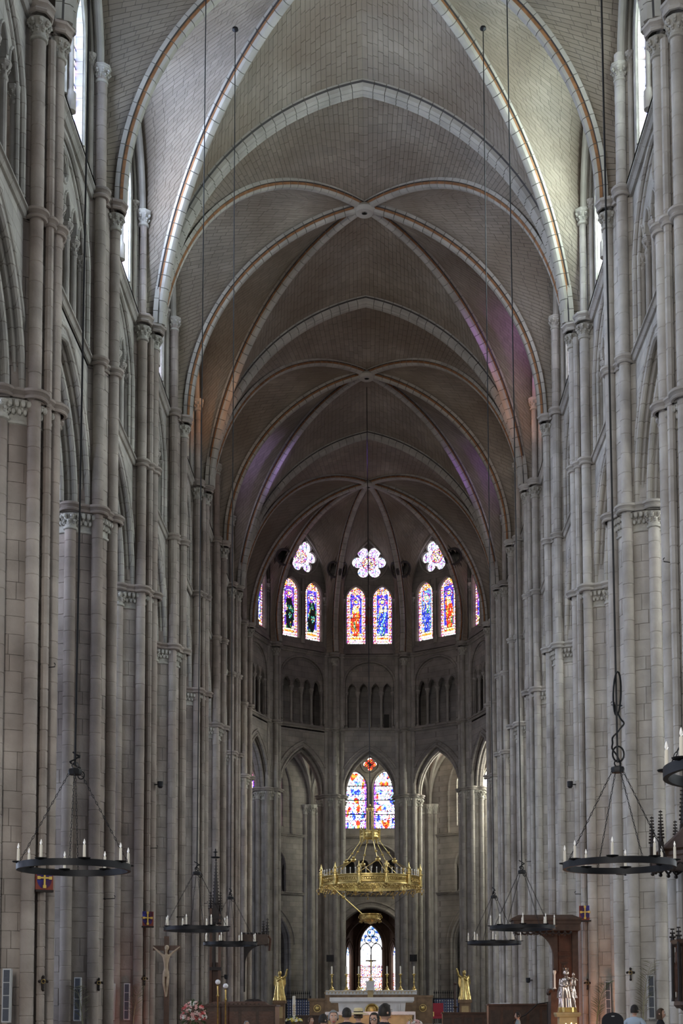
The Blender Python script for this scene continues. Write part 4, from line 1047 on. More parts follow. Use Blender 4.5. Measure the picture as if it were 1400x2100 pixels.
shield('blue shield with gold cross on the third right pier beside the wooden canopy', 1, 2, 38, 4.95)
shield('blue shield with gold cross at the right edge below the gothic canopy', 1, 0, 54, 4.9)
def hook(label, side, n, ang, z, L=.3, r0=.95):
    (x, y), a = on_pier(side, n, ang, r0); T = thing('iron_hook', label, 'hook', (x, y, z), a, 'iron hooks driven into the piers')
    build(MB().tube([(-.05, 0, 0), (L, 0, 0), (L+.01, 0, .06), (L-.02, 0, .09)], .012, 5).ball((0, 0, 0), .03, 6, 4), 'hook_body', 'iron', T)
HK = [(-1, 0, 20, 9.6, 'on the nearest left pier, above the large ring chandelier'), (-1, 1, 15, 4.9, 'on the second left pier, just right of the large ring chandelier'), (-1, 2, 10, 7.2, 'on the third left pier, high above its shield'), (-1, 3, 20, 5.4, 'on the fourth left pier, above the crucifix'), (-1, 4, 20, 6.5, 'on the fifth left pier, left of the dark spire'),
      (1, 1, 20, 10.3, 'on the second right pier, beside the tangled cable'), (1, 2, 15, 5.6, 'on the third right pier, above the wooden canopy'), (1, 1, 25, 5.5, 'on the second right pier, behind the large ring chandelier'), (1, 0, 20, 12.0, 'on the nearest right pier, far above the gothic canopy'), (1, 4, 10, 8.3, 'on the fifth right pier, high above the far ring chandelier')]
for s, n, a, z, d in HK: hook('small black iron hook '+d, s, n, a, z)
def floodlight(label, side, n, ang, z):
    (x, y), a = on_pier(side, n, ang, 1.2); T = thing('spotlight', label, 'lamp', (x, y, z), a, 'small dark spotlights on the piers')
    build(MB().tube([(-.22, 0, 0), (.02, 0, 0), (.02, 0, .06)], .02, 5), 'bracket', 'iron', T)
    build(MB().lathe([(.05, -.12), (.09, -.08), (.10, .1), (.085, .1), (.05, .02)], .1, 0, 10), 'lamp_head', 'iron', T)
floodlight('small dark spotlight on the third left pier high beside the nave', -1, 2, 5, 9.35)
floodlight('small dark spotlight on the third right pier high beside the nave', 1, 2, 5, 9.3)
floodlight('dark lamp pair on the fifth left pier beside the wooden bracket', -1, 5, 20, 3.5)
floodlight('dark lamp on the fifth right pier below the far ring chandelier', 1, 4, 20, 3.1)

# palm branches tied to the piers
def palm(label, x, y, z, h, lean, mat_='dry_leaf', seed=0, droop=.25):
    rn = random.Random(seed); T = thing('palm_branch', label, 'palm branch', (x, y, z), 0, 'palm branches leaning on the piers')
    pts = [Vector((lean*(t**2), -.05*t, h*t-droop*max(0, t-.6)**2*3)) for t in [i/14 for i in range(15)]]
    build(MB().tube([tuple(p) for p in pts], [.018*(1-i/17) for i in range(15)], 5), 'stem', mat_, T)
    me = MB(); me.add([(0, 0, 0), (.16, .01, -.02), (.34, 0, -.10), (.16, -.012, -.03)], [(0, 1, 2, 3)]); me.add([(0, 0, .004), (.16, -.012, -.026), (.34, 0, -.096), (.16, .01, -.016)], [(0, 1, 2, 3)]); lm = me.mesh('leaflet', mat_, 0)
    for i in range(3, 15):
        for s in (-1, 1):
            for q in (0, .5):
                o = link('leaflet', lm, T, tuple(pts[i]-(pts[i]-pts[i-1])*q)); d = .9 if i < 12 else .5
                o.rotation_euler = (rn.uniform(-.3, .3), -(d+rn.uniform(-.1, .1)), rn.uniform(-.4, .4)+(0 if s > 0 else pi)); k = 1-.5*abs(i/14-.5)-.2*q*0; o.scale = (k, 1, k)
palm('dark palm branch modelled from a palm shadow at the left edge of the second left pier', -8.9, PY[1]-1.25, 1.2, 2.0, .22, 'leaf', 1)  # palm shadow given the shape of a branch
palm('thin drooping palm branch beside the loudspeaker on the second left pier', -7.6, PY[1]-1.25, 1.2, 1.45, -.22, 'dry_leaf', 2, .5)
palm('dry palm branch on the third left pier near the flowers', -7.5, PY[2]-1.25, 1.2, 1.6, .3, 'dry_leaf', 3)
palm('palm branch on the third right pier curving over the loudspeaker', 7.45, PY[2]-1.25, 1.2, 1.75, .45, 'leaf', 4, .6)
palm('pale palm branch between the two right loudspeakers', 7.55, PY[1]-1.25, 1.3, 1.85, .25, 'dry_leaf', 5)
palm('dry palm branch beside the rightmost loudspeaker', 8.6, PY[1]-1.25, 1.2, 1.6, -.1, 'dry_leaf', 6)

# ------------------------------------------------------------------ draped statues
def robe(b, prof, folds=9, depth=.12, n=48, sx=1.0, sy=.8, tw=.6, cx=0, cy=0):
    P = []
    for z, r in prof:
        f = max(0, min(1, 1.4-z/prof[-1][0]*1.2)); P.append([(cx+sx*r*(1+depth*f*sin(folds*a+tw*z*3)+.04*f*sin(17*a+z*5))*cos(a), cy+sy*r*(1+depth*f*sin(folds*a+tw*z*3))*sin(a), z) for a in [2*pi*j/n for j in range(n)]])
    b.grid(P, False, True); return b
def head(b, c, r=.1, n=12):
    b.ball(c, r, n, 8, sx=.82, sy=.92, sz=1.15); b.ball((c[0], c[1]-r*.92, c[2]-r*.1), r*.2, 6, 4, sz=1.4); b.tube([(c[0], c[1]+.01, c[2]-r*2), (c[0], c[1], c[2]-r*.7)], r*.5, 8)
def arm(b, pts, r0=.055, r1=.035): b.tube(pts, [r0+(r1-r0)*i/(len(pts)-1) for i in range(len(pts))], 8); b.ball(pts[-1], r1*1.25, 7, 5)
def madonna():
    T = thing('madonna_statue', 'silver statue of a robed mother holding a child on a stone pedestal', 'statue', (6.0, 40, 1.83))
    b = MB(); robe(b, [(0, .24), (.1, .23), (.3, .22), (.5, .20), (.62, .175), (.7, .16), (.8, .175), (.86, .15), (.90, .07)], 8, .14)
    robe(b, [(.28, .26), (.45, .24), (.6, .22), (.75, .2), (.84, .17), (.89, .08)], 6, .16, sx=1.02, sy=.86, tw=2)
    arm(b, [(-.17, 0, .82), (-.20, -.06, .66), (-.08, -.19, .62), (.05, -.17, .66)], .06, .035); arm(b, [(.16, 0, .82), (.22, -.06, .68), (.16, -.17, .66)], .06, .035)
    head(b, (-.02, -.03, 1.0), .085); b.ball((-.02, .0, 1.02), .095, 10, 6, sx=.95, sy=.9, sz=1.1); b.lathe([(.06, 1.09), (.075, 1.11), (.085, 1.17), (.07, 1.14)], -.02, 0, 10, caps=False)
    build(b, 'mother_figure', 'silver', T, smooth=60)
    b = MB(); robe(b, [(.62, .075), (.7, .08), (.8, .075), (.86, .06), (.89, .03)], 6, .1, n=24, cx=.17, cy=-.12); head(b, (.18, -.13, .96), .06); arm(b, [(.12, -.14, .84), (.06, -.2, .82), (.02, -.2, .86)], .03, .02); arm(b, [(.23, -.14, .84), (.28, -.19, .80)], .03, .02); b.tube([(.16, -.16, .64), (.12, -.24, .56), (.1, -.2, .47)], .03, 6)
    build(b, 'child_figure', 'silver', T, smooth=60)
    b = MB().lathe([(.30, -.14), (.28, 0.0)], n=8, a0=pi/8, a1=pi/8+2*pi); b.tbox(-.27, .27, -.22, .22, -.14, .0, .03, .03); build(b, 'statue_base', 'old_gold', T, smooth=0)
    b = MB(); b.tbox(-.33, .33, -.3, .3, -.28, -.20, -.03, -.03).box(-.36, .36, -.33, .33, -.20, -.15).box(-.26, .26, -.24, .24, -1.83, -.28).box(-.36, .36, -.33, .33, -1.83, -1.6); build(b, 'pedestal', 'gold_stone', T, smooth=0)
madonna()
for k, (x, z) in enumerate(((5.86, 1.28), (6.02, 1.30), (6.16, 1.27))):
    T = thing('votive_candle', ('left', 'middle', 'right')[k]+' one of three lit votive candles in front of the silver statue', 'candle', (x, 39.3, z), 0, 'votive candles')
    build(MB().lathe([(.035, -1.28+z*0), (.035, .0), (.01, .01)], n=10), 'wax', 'candle', T)
mat('flame', (1, .6, .2), emit=(1, .55, .15), estr=14)
for k, (x, z) in enumerate(((5.86, 1.28), (6.02, 1.30), (6.16, 1.27))):
    o = [q for q in COL.objects if q.name.startswith('votive_candle')][k]; build(MB().ball((0, 0, .05), .02, 7, 5, sz=1.9), 'flame', 'flame', o)
def pt(name, loc, power, col, r=.1):
    ld = bpy.data.lights.new(name, 'POINT'); ld.energy = power; ld.color = col; ld.shadow_soft_size = r; o = bpy.data.objects.new(name, ld); COL.objects.link(o); o.location = loc; return o
pt('votive_glow', (6.9, 42.9, 1.3), 85, (1, .38, .16)); pt('candle_glow_left', (-7.0, 42.8, 1.5), 22, (1, .25, .15)); pt('altar_glow', (.3, 66.8, 2.0), 60, (1, .5, .3))
def angel(label, x, s):
    T = thing('angel_statue', label, 'statue', (x, 76, 2.45), 0, 'gilded angel statues beside the high altar')
    b = MB(); robe(b, [(0, .34), (.15, .33), (.4, .28), (.7, .25), (.95, .20), (1.1, .22), (1.25, .21), (1.33, .1)], 7, .16, sx=.95)
    head(b, (-s*.02, -.05, 1.52), .13); arm(b, [(s*-.2, -.02, 1.25), (s*-.36, -.12, 1.38), (s*-.44, -.2, 1.72)], .08, .045); arm(b, [(s*.2, -.02, 1.25), (s*.1, -.25, 1.1), (-s*.05, -.32, 1.2)], .08, .045)
    build(b, 'figure', 'gold', T, smooth=60)
    for q in (-1, 1):
        b = MB(); pts = [(q*.08, .14, 1.12), (q*.17, .22, 1.3), (q*.26, .27, 1.36)]
        for i in range(9):
            a = i/8; bx = q*(.08+.17*a); bz = 1.15+.22*a; L_ = .75-.3*a; b.add([(bx, .18+.1*a, bz), (bx+q*.06, .2+.1*a, bz), (bx+q*.10, .26, bz-L_), (bx+q*.02, .25, bz-L_*1.02), (bx, .21+.1*a, bz), (bx+q*.06, .23+.1*a, bz), (bx+q*.1, .285, bz-L_), (bx+q*.02, .28, bz-L_)], [(0, 1, 2, 3), (7, 6, 5, 4), (0, 4, 5, 1), (1, 5, 6, 2), (2, 6, 7, 3), (3, 7, 4, 0)])
        b.tube(pts, .05, 6); build(b, 'wing', 'gold', T, smooth=20)
    b = MB(); b.box(-.38, .38, -.34, .34, -.18, 0).box(-.30, .30, -.27, .27, -1.4, -.18).box(-.4, .4, -.36, .36, -1.5, -1.35); build(b, 'pedestal', 'brown_marble', T, smooth=0)
    build(MB().box(-.2, .2, -.29, -.26, -1.0, -.35), 'pedestal_panel', 'gold_stone', T, smooth=0)
angel('gilded angel statue on a pedestal left of the high altar', -5.1, -1)
angel('gilded angel statue on a pedestal right of the high altar', 5.35, 1)

# ------------------------------------------------------------------ altars
T = thing('high_altar', 'long brown marble high altar with a white wave-carved shelf', 'altar', (0.0, 78, 1.0))
b = MB(); b.box(-2.6, 2.7, -.2, .8, -.1, 1.78).box(-3.5, -2.6, -.1, .7, -.1, 1.55).box(2.7, 3.6, -.1, .7, -.1, 1.7); b.box(-3.6, -2.5, -.15, .7, 1.45, 1.58).box(2.65, 3.65, -.15, .7, 1.60, 1.73); build(b, 'altar_body', 'brown_marble', T, smooth=0)
b = MB().box(-2.55, 2.7, -.3, .5, 1.78, 2.03); build(b, 'shelf', 'marble', T, smooth=0)
b = MB()
for i in range(26):
    x = -2.45+i*.2; 
    if abs(x-.05) < .25: continue
    b.tube([(x+.1*cos(t)-.02*t, -.31, 1.90+.075*sin(t)) for t in [q*pi/5 for q in range(8)]], .018, 5)
build(b, 'wave_carving', 'gold_stone', T)
b = MB(); b.box(-.22, .25, -.36, .3, 2.03, 2.52).box(-.27, .3, -.4, .33, 2.50, 2.56).box(-.27, .3, -.4, .33, 2.03, 2.08); build(b, 'tabernacle', 'marble', T, smooth=0)
build(MB().box(-.14, .18, -.33, -.25, 1.45, 2.03), 'tabernacle_door', 'gold_stone', T, smooth=0)
for s in (-1, 1): b = MB(); b.ball((s*3.05, -.12, 1.0), .13, 8, 6, sy=.3); b.tube([(s*3.05+.2*cos(t), -.12, 1.0+.2*sin(t)) for t in [q*pi/8 for q in range(16)]], .02, 5, closed=True); build(b, 'gilt_medallion', 'gold', T)
T = thing('altar_crucifix', 'dark metal crucifix standing on the tabernacle in front of the axial window', 'crucifix', (.06, 77.9, 3.56))
build(MB().lathe([(.16, 0), (.15, .05), (.07, .09), (.09, .16), (.03, .22), (.03, .4)], n=10), 'foot', 'gold', T); build(MB().box(-.035, .035, -.02, .02, .35, 1.55).box(-.3, .3, -.02, .02, 1.15, 1.22), 'cross', 'black_wood', T, smooth=0)
b = MB(); b.tube([(0, -.05, 1.18), (.01, -.06, 1.0), (0, -.05, .8), (.01, -.06, .6)], [.04, .05, .04, .02], 6); b.ball((0, -.06, 1.25), .04, 6, 5); b.tube([(-.27, -.04, 1.2), (0, -.05, 1.12), (.27, -.04, 1.2)], .018, 5); build(b, 'corpus', 'old_gold', T)
def candlestick(label, x, y, z, h, hc, grp, m='gold', k=1.0):
    T = thing('altar_candlestick', label, 'candlestick', (x, y, z), 0, grp)
    build(MB().lathe([(.17*k, 0), (.17*k, .04), (.08*k, .10), (.10*k, .16), (.04*k, .22), (.035*k, h*.4), (.07*k, h*.48), (.035*k, h*.55), (.03*k, h*.8), (.06*k, h*.86), (.03*k, h*.9), (.12*k, h*.97), (.12*k, h)], n=12), 'stem', m, T)
    build(MB().lathe([(.042*k, h-.01), (.04*k, h+hc), (.008, h+hc+.015)], n=10), 'candle', 'candle', T)
NM = ['leftmost', 'second from the left', 'third from the left', 'third from the right', 'second from the right', 'rightmost']
for i, px in enumerate((678, 708, 733, 791, 818.5, 846)):
    candlestick('tall gilt altar candlestick with white candle, %s of six on the shelf' % NM[i], (px-772)*78/2757+.45, 78, 3.03, .95, .44, 'candlesticks on the high altar')
def draped_altar(): pass
T = thing('marble_altar', 'white marble altar with a spreading top and gilt round emblem', 'altar', (.12, 73, .9))
b = MB(); b.tbox(-2.2, 2.2, -.55, .55, 1.38, 1.46, -.06, -.06).box(-2.27, 2.27, -.6, .6, 1.46, 1.66); build(b, 'altar_top', 'marble', T, smooth=0)
b = MB(); b.tbox(-1.7, 1.7, -.4, .4, 0, 1.38, -.12, -.05)
for s in (-1, 1):
    for i in range(4): b.box(s*1.45+(i-1.5)*.09-.025, s*1.45+(i-1.5)*.09+.025, -.5, -.38, .9, 1.3)
build(b, 'altar_base', 'marble', T, smooth=0)
b = MB(); b.tube([(.38*cos(t), -.5, .95+.38*sin(t)) for t in [q*pi/16 for q in range(17)]], .04, 8); b.lathe([(.001, 0), (.2, .01), (.34, .03), (.001, .05)], n=24); cc = MB().join(b, None); build(MB().tube([(.34*cos(t), -.5, .95+.34*sin(t)) for t in [q*pi/16 for q in range(33)]], .045, 8), 'gilt_emblem', 'gold', T)
build(MB().ball((0, -.46, .95), .3, 16, 8, sy=.25), 'emblem_disc', 'old_gold', T)
T = thing('altar_table', 'front altar table covered by a white cloth with lace edge', 'table', (.05, 68, .65))
b = MB(); b.box(-2.1, 2.1, -.45, .45, 0, 1.08); build(b, 'table_body', 'gold_stone', T, smooth=0)
build(MB().box(-2.22, 2.22, -.55, .55, 1.08, 1.13).box(-2.26, -2.2, -.57, .57, .72, 1.12).box(2.2, 2.26, -.57, .57, .55, 1.12).box(-2.2, 2.2, -.58, -.55, 1.0, 1.12), 'cloth', 'white_cloth', T, smooth=0)
b = MB()
for i in range(56): b.ball((-2.16+i*.0785, -.57, .985), .035, 6, 4, sy=.3)
build(b, 'lace_edge', 'white_cloth', T)['kind'] = 'stuff'
T = thing('altar_reliefs', 'x', 'x'); bpy.data.objects.remove(T)
# iron screens behind the altar
def screen(label, x0, x1, y=80.2, z=1.0):
    T = thing('choir_screen', label, 'screen', ((x0+x1)/2, y, z), 0, 'patterned screens beside the high altar'); w_ = (x1-x0)/2
    build(MB().box(-w_, w_, 0, .04, .4, 1.55), 'patterned_panel', 'blue_screen', T, smooth=0)
    b = MB(); k = 9
    for i in range(int(2*w_/.16)):
        for j in range(7):
            cx = -w_+.08+i*.16; cz = .48+j*.16; b.add([(cx-.05, -.01, cz), (cx, -.01, cz-.05), (cx+.05, -.01, cz), (cx, -.01, cz+.05)], [(0, 1, 2, 3)])
    build(b, 'diamond_pattern', 'marble', T, smooth=0)['kind'] = 'stuff'
    for i in range(12):
        x = -w_+2*w_*(i+.5)/12; build(MB().lathe([(.015, 0), (.015, 1.85), (.05, 1.9), (.02, 1.98), (.001, 2.1)], x, -.03, 6), 'picket', 'iron', T)
    build(MB().box(-w_, w_, -.05, -.01, 1.55, 1.6).box(-w_, w_, -.05, -.01, .36, .4).box(-w_-.03, -w_+.03, -.06, .05, 0, 1.75).box(w_-.03, w_+.03, -.06, .05, 0, 1.75), 'rail', 'iron', T, smooth=0)
screen('blue patterned screen with iron pickets left of the high altar', -5.0, -3.55); screen('blue patterned screen with iron pickets right of the high altar', 3.75, 5.3)
T = thing('red_chair', 'small red upholstered armchair at the right of the altar', 'chair', (3.75, 74, 1.0))
b = MB().box(-.28, .28, -.05, .05, .5, 1.25); build(b, 'backrest', 'red_cloth', T, smooth=0); build(MB().box(-.3, .3, -.5, 0, .4, .52), 'seat', 'red_cloth', T, smooth=0)
for x in (-.27, .27):
    for y in (-.45, 0): build(MB().box(x-.025, x+.025, y-.025, y+.025, 0, .42), 'leg', 'dark_wood', T, smooth=0)
    build(MB().box(x-.03, x+.03, -.48, .02, .72, .77).box(x-.025, x+.025, -.47, -.42, .5, .74), 'armrest', 'gold', T, smooth=0)
T = thing('small_plaque', 'x', 'x'); bpy.data.objects.remove(T)
for s, px in ((-1, 678), (1, 844)):
    x = (px-772)*87.6/2757+.45; T = thing('wall_speaker', 'dark square loudspeaker box on the apse pier %s of the altar' % ('left' if s < 0 else 'right'), 'loudspeaker', (x, 87.2, 5.2), 0, 'dark boxes on the apse piers')
    build(MB().box(-.25, .22, -.12, .12, -.22, .22), 'case', 'black_wood', T, smooth=0); build(MB().box(-.21, -.03, -.14, -.11, -.18, .18).box(.0, .18, -.14, -.11, -.18, .18), 'grille', 'iron', T, smooth=0); build(MB().box(-.04, .04, .1, .8, -.04, .04), 'bracket', 'iron', T, smooth=0)

# paschal candle with flowers, lilies
def flowers(T, cx, cy, cz, rx, rz, n, cols, seed, size=.05, leafn=40, ry=None):
    rn = random.Random(seed); ry = ry or rx
    meshes = []
    for c in cols:
        b = MB()
        for i in range(6):
            a = i*pi/3; p = [(0, 0, 0), (size*.9*cos(a-.45), size*.9*sin(a-.45), size*.35), (size*1.2*cos(a), size*1.2*sin(a), size*.28), (size*.9*cos(a+.45), size*.9*sin(a+.45), size*.35)]; b.add(p, [(0, 1, 2, 3)])
        b.ball((0, 0, size*.2), size*.35, 6, 4); meshes.append(b.mesh('blossom', c, 0))
    lb = MB().add([(0, 0, 0), (.03, .09, .01), (0, .2, -.02), (-.03, .09, .01)], [(0, 1, 2, 3)]).mesh('leaf', 'leaf', 0)
    for i in range(n):
        a = rn.uniform(0, 2*pi); p = rn.uniform(.0, 1)**.6; el = acos(rn.uniform(-.2, 1)); x = cx+rx*sin(el)*cos(a); y = cy-abs(ry*sin(el)*sin(a)) if rn.random() < .8 else cy+ry*sin(el)*sin(a); z = cz+rz*cos(el)
        o = link('blossom', rn.choice(meshes), T, (x, y, z)); d = Vector((x-cx, y-cy-.5*ry, z-cz+.1)); o.rotation_euler = d.to_track_quat('Z', 'Y').to_euler(); s_ = rn.uniform(.7, 1.35); o.scale = (s_,)*3
    for i in range(leafn):
        a = rn.uniform(0, 2*pi); el = acos(rn.uniform(-.6, 1)); d = Vector((sin(el)*cos(a), sin(el)*sin(a), cos(el))); o = link('leaf', lb, T, (cx+rx*.8*d.x, cy+ry*.8*d.y, cz+rz*.8*d.z)); o.rotation_euler = d.to_track_quat('Y', 'Z').to_euler()
T = thing('paschal_candle', 'tall cream paschal candle with painted bands ringed by yellow flowers', 'candle', (-2.95, 54, 1.45))
build(MB().lathe([(.062, 0), (.062, .93), (.03, .95)], n=16), 'wax', 'candle', T); b = MB()
for z in (.2, .26, .35, .5, .56): b.lathe([(.0635, z), (.0635, z+.025)], n=16, caps=False)
b.box(-.012, .012, -.068, -.06, .22, .6).box(-.03, .03, -.068, -.06, .42, .45); build(b, 'painted_bands', 'gold_stone', T)
build(MB().lathe([(.22, -1.45), (.2, -1.38), (.05, -1.3), (.045, -.2), (.12, -.12), (.16, -.05), (.07, 0)], n=14), 'stand', 'old_gold', T)
flowers(T, 0, 0, -.03, .3, .07, 46, ['yellow_petal', 'yellow_petal', 'white_petal'], 4, .045, 24)
T = thing('lily_arrangement', 'white lilies in a glass vase beside the paschal candle', 'flowers', (-3.75, 50, 1.2)); build(MB().lathe([(.1, -1.2), (.12, -1.1), (.1, -.3), (.14, -.1)], n=12), 'vase', 'marble', T); flowers(T, 0, 0, .05, .28, .25, 16, ['white_petal'], 8, .09, 30)
T = thing('rose_bouquet', 'round bouquet of pink and white roses in front of the altar table', 'flowers', (1.9, 55, 1.25)); build(MB().lathe([(.2, -1.25), (.16, -.3), (.22, -.15)], n=12), 'vase', 'old_gold', T); flowers(T, 0, 0, -.05, .3, .2, 60, ['pink_petal', 'pink_petal', 'white_petal'], 9, .05, 14)
T = thing('flower_arrangement', 'large pink and white flower arrangement at the foot of the crucifix', 'flowers', (-5.15, 40.5, 1.62)); build(MB().lathe([(.16, -1.62), (.12, -1.2), (.08, -.8), (.18, -.45), (.22, -.4)], n=12), 'stand', 'black_wood', T)
flowers(T, 0, 0, .0, .36, .42, 90, ['pink_petal', 'pink_petal', 'white_petal', 'red_petal'], 11, .05, 150)

# crucifix
T = thing('wooden_crucifix', 'large brown wooden crucifix with pale carved figure before the left piers', 'crucifix', (-6.12, 41.5, 0))
build(MB().box(-.075, .075, -.05, .05, 0, 4.08), 'upright', 'red_wood', T, smooth=0); build(MB().box(-.42, .42, -.055, .045, 3.64, 3.79), 'cross_beam', 'red_wood', T, smooth=0)
def skin_body(nodes, edges, radii, root=0, sub=1):
    me = bpy.data.meshes.new('s'); me.from_pydata(nodes, edges, []); ob = bpy.data.objects.new('s', me); COL.objects.link(ob)
    md = ob.modifiers.new('k', 'SKIN'); md.use_smooth_shade = True
    for i, v in enumerate(me.skin_vertices[0].data): r = radii[i]; v.radius = r if isinstance(r, tuple) else (r, r); v.use_root = (i == root)
    if sub: sm = ob.modifiers.new('u', 'SUBSURF'); sm.levels = sub; sm.render_levels = sub
    dg = bpy.context.evaluated_depsgraph_get(); ev = ob.evaluated_get(dg); m2 = bpy.data.meshes.new_from_object(ev)
    b = MB().add([tuple(v.co) for v in m2.vertices], [tuple(p.vertices) for p in m2.polygons]); bpy.data.objects.remove(ob); bpy.data.meshes.remove(m2); return b
nd = [(0, -.1, 2.95), (0, -.12, 3.15), (0, -.13, 3.4), (.01, -.15, 3.56), (.02, -.2, 3.66), (.03, -.22, 3.74),
      (-.12, -.12, 3.5), (-.26, -.09, 3.62), (-.39, -.08, 3.73), (-.42, -.08, 3.75), (.12, -.12, 3.5), (.26, -.09, 3.62), (.39, -.08, 3.73), (.42, -.08, 3.75),
      (-.06, -.13, 2.86), (-.05, -.2, 2.6), (-.01, -.12, 2.3), (.0, -.13, 2.2), (.06, -.13, 2.86), (.05, -.2, 2.6), (.02, -.12, 2.3), (.01, -.14, 2.2)]
ed = [(0, 1), (1, 2), (2, 3), (3, 4), (4, 5), (2, 6), (6, 7), (7, 8), (8, 9), (2, 10), (10, 11), (11, 12), (12, 13), (0, 14), (14, 15), (15, 16), (16, 17), (0, 18), (18, 19), (19, 20), (20, 21)]
rd = [.075, .07, .09, .035, .05, .045, .04, .03, .022, .025, .04, .03, .022, .025, .055, .045, .03, .03, .055, .045, .03, .03]
b = skin_body(nd, ed, rd); b.ball((.03, -.17, 3.72), .07, 10, 6, sz=1.2); build(b, 'carved_figure', 'ivory', T, smooth=60)
build(MB().lathe([(.095, 2.83), (.105, 2.9), (.09, 3.0)], 0, -.12, 12, caps=False), 'loincloth', 'ivory', T)

# ------------------------------------------------------------------ carved choir furniture
def crocket_spire(b, x, y, z0, h, r, n=9, k=8):
    b.lathe([(r, z0), (r*1.2, z0+.04), (r*.9, z0+.08), (r*.12, z0+h*.94), (r*.35, z0+h*.95), (.001, z0+h)], x, y, 4)
    for i in range(n):
        t = (i+.5)/n; zz = z0+.06+(h*.9)*t; rr = r*(.9-.75*t)
        for a in range(4): aa = a*pi/2; b.ball((x+(rr+.018)*cos(aa), y+(rr+.018)*sin(aa), zz), .016+.010*(1-t), 5, 4)
def canopy_pulpit():
    T = thing('gothic_pulpit', 'dark carved gothic pulpit with a spired canopy at the right edge', 'pulpit', (7.45, 28.6, 0))
    b = MB(); a0 = pi/8
    b.lathe([(1.22, 4.78), (1.24, 4.92), (1.12, 4.97), (1.10, 5.05), (1.16, 5.1), (.75, 5.45), (.5, 5.7), (.05, 5.75)], n=8, a0=a0, a1=a0+2*pi); build(b, 'canopy', 'dark_wood', T, smooth=20)
    b = MB()
    for i in range(8):
        aa = a0+i*pi/4; bb = aa+pi/4; p = Vector((1.2*cos(aa), 1.2*sin(aa), 0)); q = Vector((1.2*cos(bb), 1.2*sin(bb), 0))
        for j in range(3):
            c0 = p+(q-p)*(j/3); c1 = p+(q-p)*((j+1)/3); b.tube([tuple(c0+(c1-c0)*t+Vector((0, 0, 4.80-.09*(1-abs(2*t-1))*0-.1*abs(2*t-1)))) for t in (0, .25, .5, .75, 1)], .025, 5); b.ball(tuple(c0+Vector((0, 0, 4.66))), .045, 6, 4)
    build(b, 'pendant_fringe', 'black_wood', T)
    for i in range(8):
        aa = a0+i*pi/4; b = MB(); b.box(1.2*cos(aa)-.05, 1.2*cos(aa)+.05, 1.2*sin(aa)-.05, 1.2*sin(aa)+.05, 4.75, 5.25); crocket_spire(b, 1.2*cos(aa), 1.2*sin(aa), 5.25, .68, .045); build(b, 'pinnacle', 'black_wood', T, smooth=0)
    for i in range(4):
        aa = i*pi/2+pi/4; b = MB(); b.box(.62*cos(aa)-.06, .62*cos(aa)+.06, .62*sin(aa)-.06, .62*sin(aa)+.06, 5.3, 5.75); crocket_spire(b, .62*cos(aa), .62*sin(aa), 5.75, .9, .055); build(b, 'inner_pinnacle', 'black_wood', T, smooth=0)
    b = MB(); crocket_spire(b, 0, 0, 5.7, 1.5, .09, 12); build(b, 'central_spire', 'black_wood', T, smooth=0)
    b = MB().lathe([(.74, 1.75), (.80, 1.82), (.78, 1.95), (.74, 2.0), (.74, 3.05), (.82, 3.12), (.86, 3.2), (.7, 3.22)], n=8, a0=a0, a1=a0+2*pi); build(b, 'basket', 'dark_wood', T, smooth=20)
    for i in range(8):
        aa = i*pi/4; c, s_ = cos(aa), sin(aa); m_ = Matrix.Rotation(aa, 4, 'Z'); b = MB(); b.box(.69, .72, -.19, .19, 2.1, 2.95)
        for q in (-.1, .1): b.tube([(.725, q+y, 2.6+z) for y, z in arch(.08, .14, 6)], .014, 5); b.box(.70, .735, q-.085, q-.07, 2.1, 2.6); b.box(.70, .735, q+.07, q+.085, 2.1, 2.6)
        build(MB().join(b, m_), 'panel', 'red_wood', T, smooth=0)
        ab = a0+i*pi/4; b = MB().lathe([(.05, 1.9), (.04, 2), (.04, 3.15)], .8*cos(ab), .8*sin(ab), 6); crocket_spire(b, .8*cos(ab), .8*sin(ab), 3.18, .28, .04, 3); build(b, 'corner_finial', 'black_wood', T, smooth=0)
    build(MB().lathe([(.6, 0), (.6, .2), (.32, .5), (.25, 1.2), (.5, 1.6), (.74, 1.8)], n=8), 'pedestal', 'dark_wood', T, smooth=20)
    build(MB().box(.72, .84, -.35, .35, 0, 4.85), 'back_panel', 'dark_wood', T, smooth=0)
canopy_pulpit()
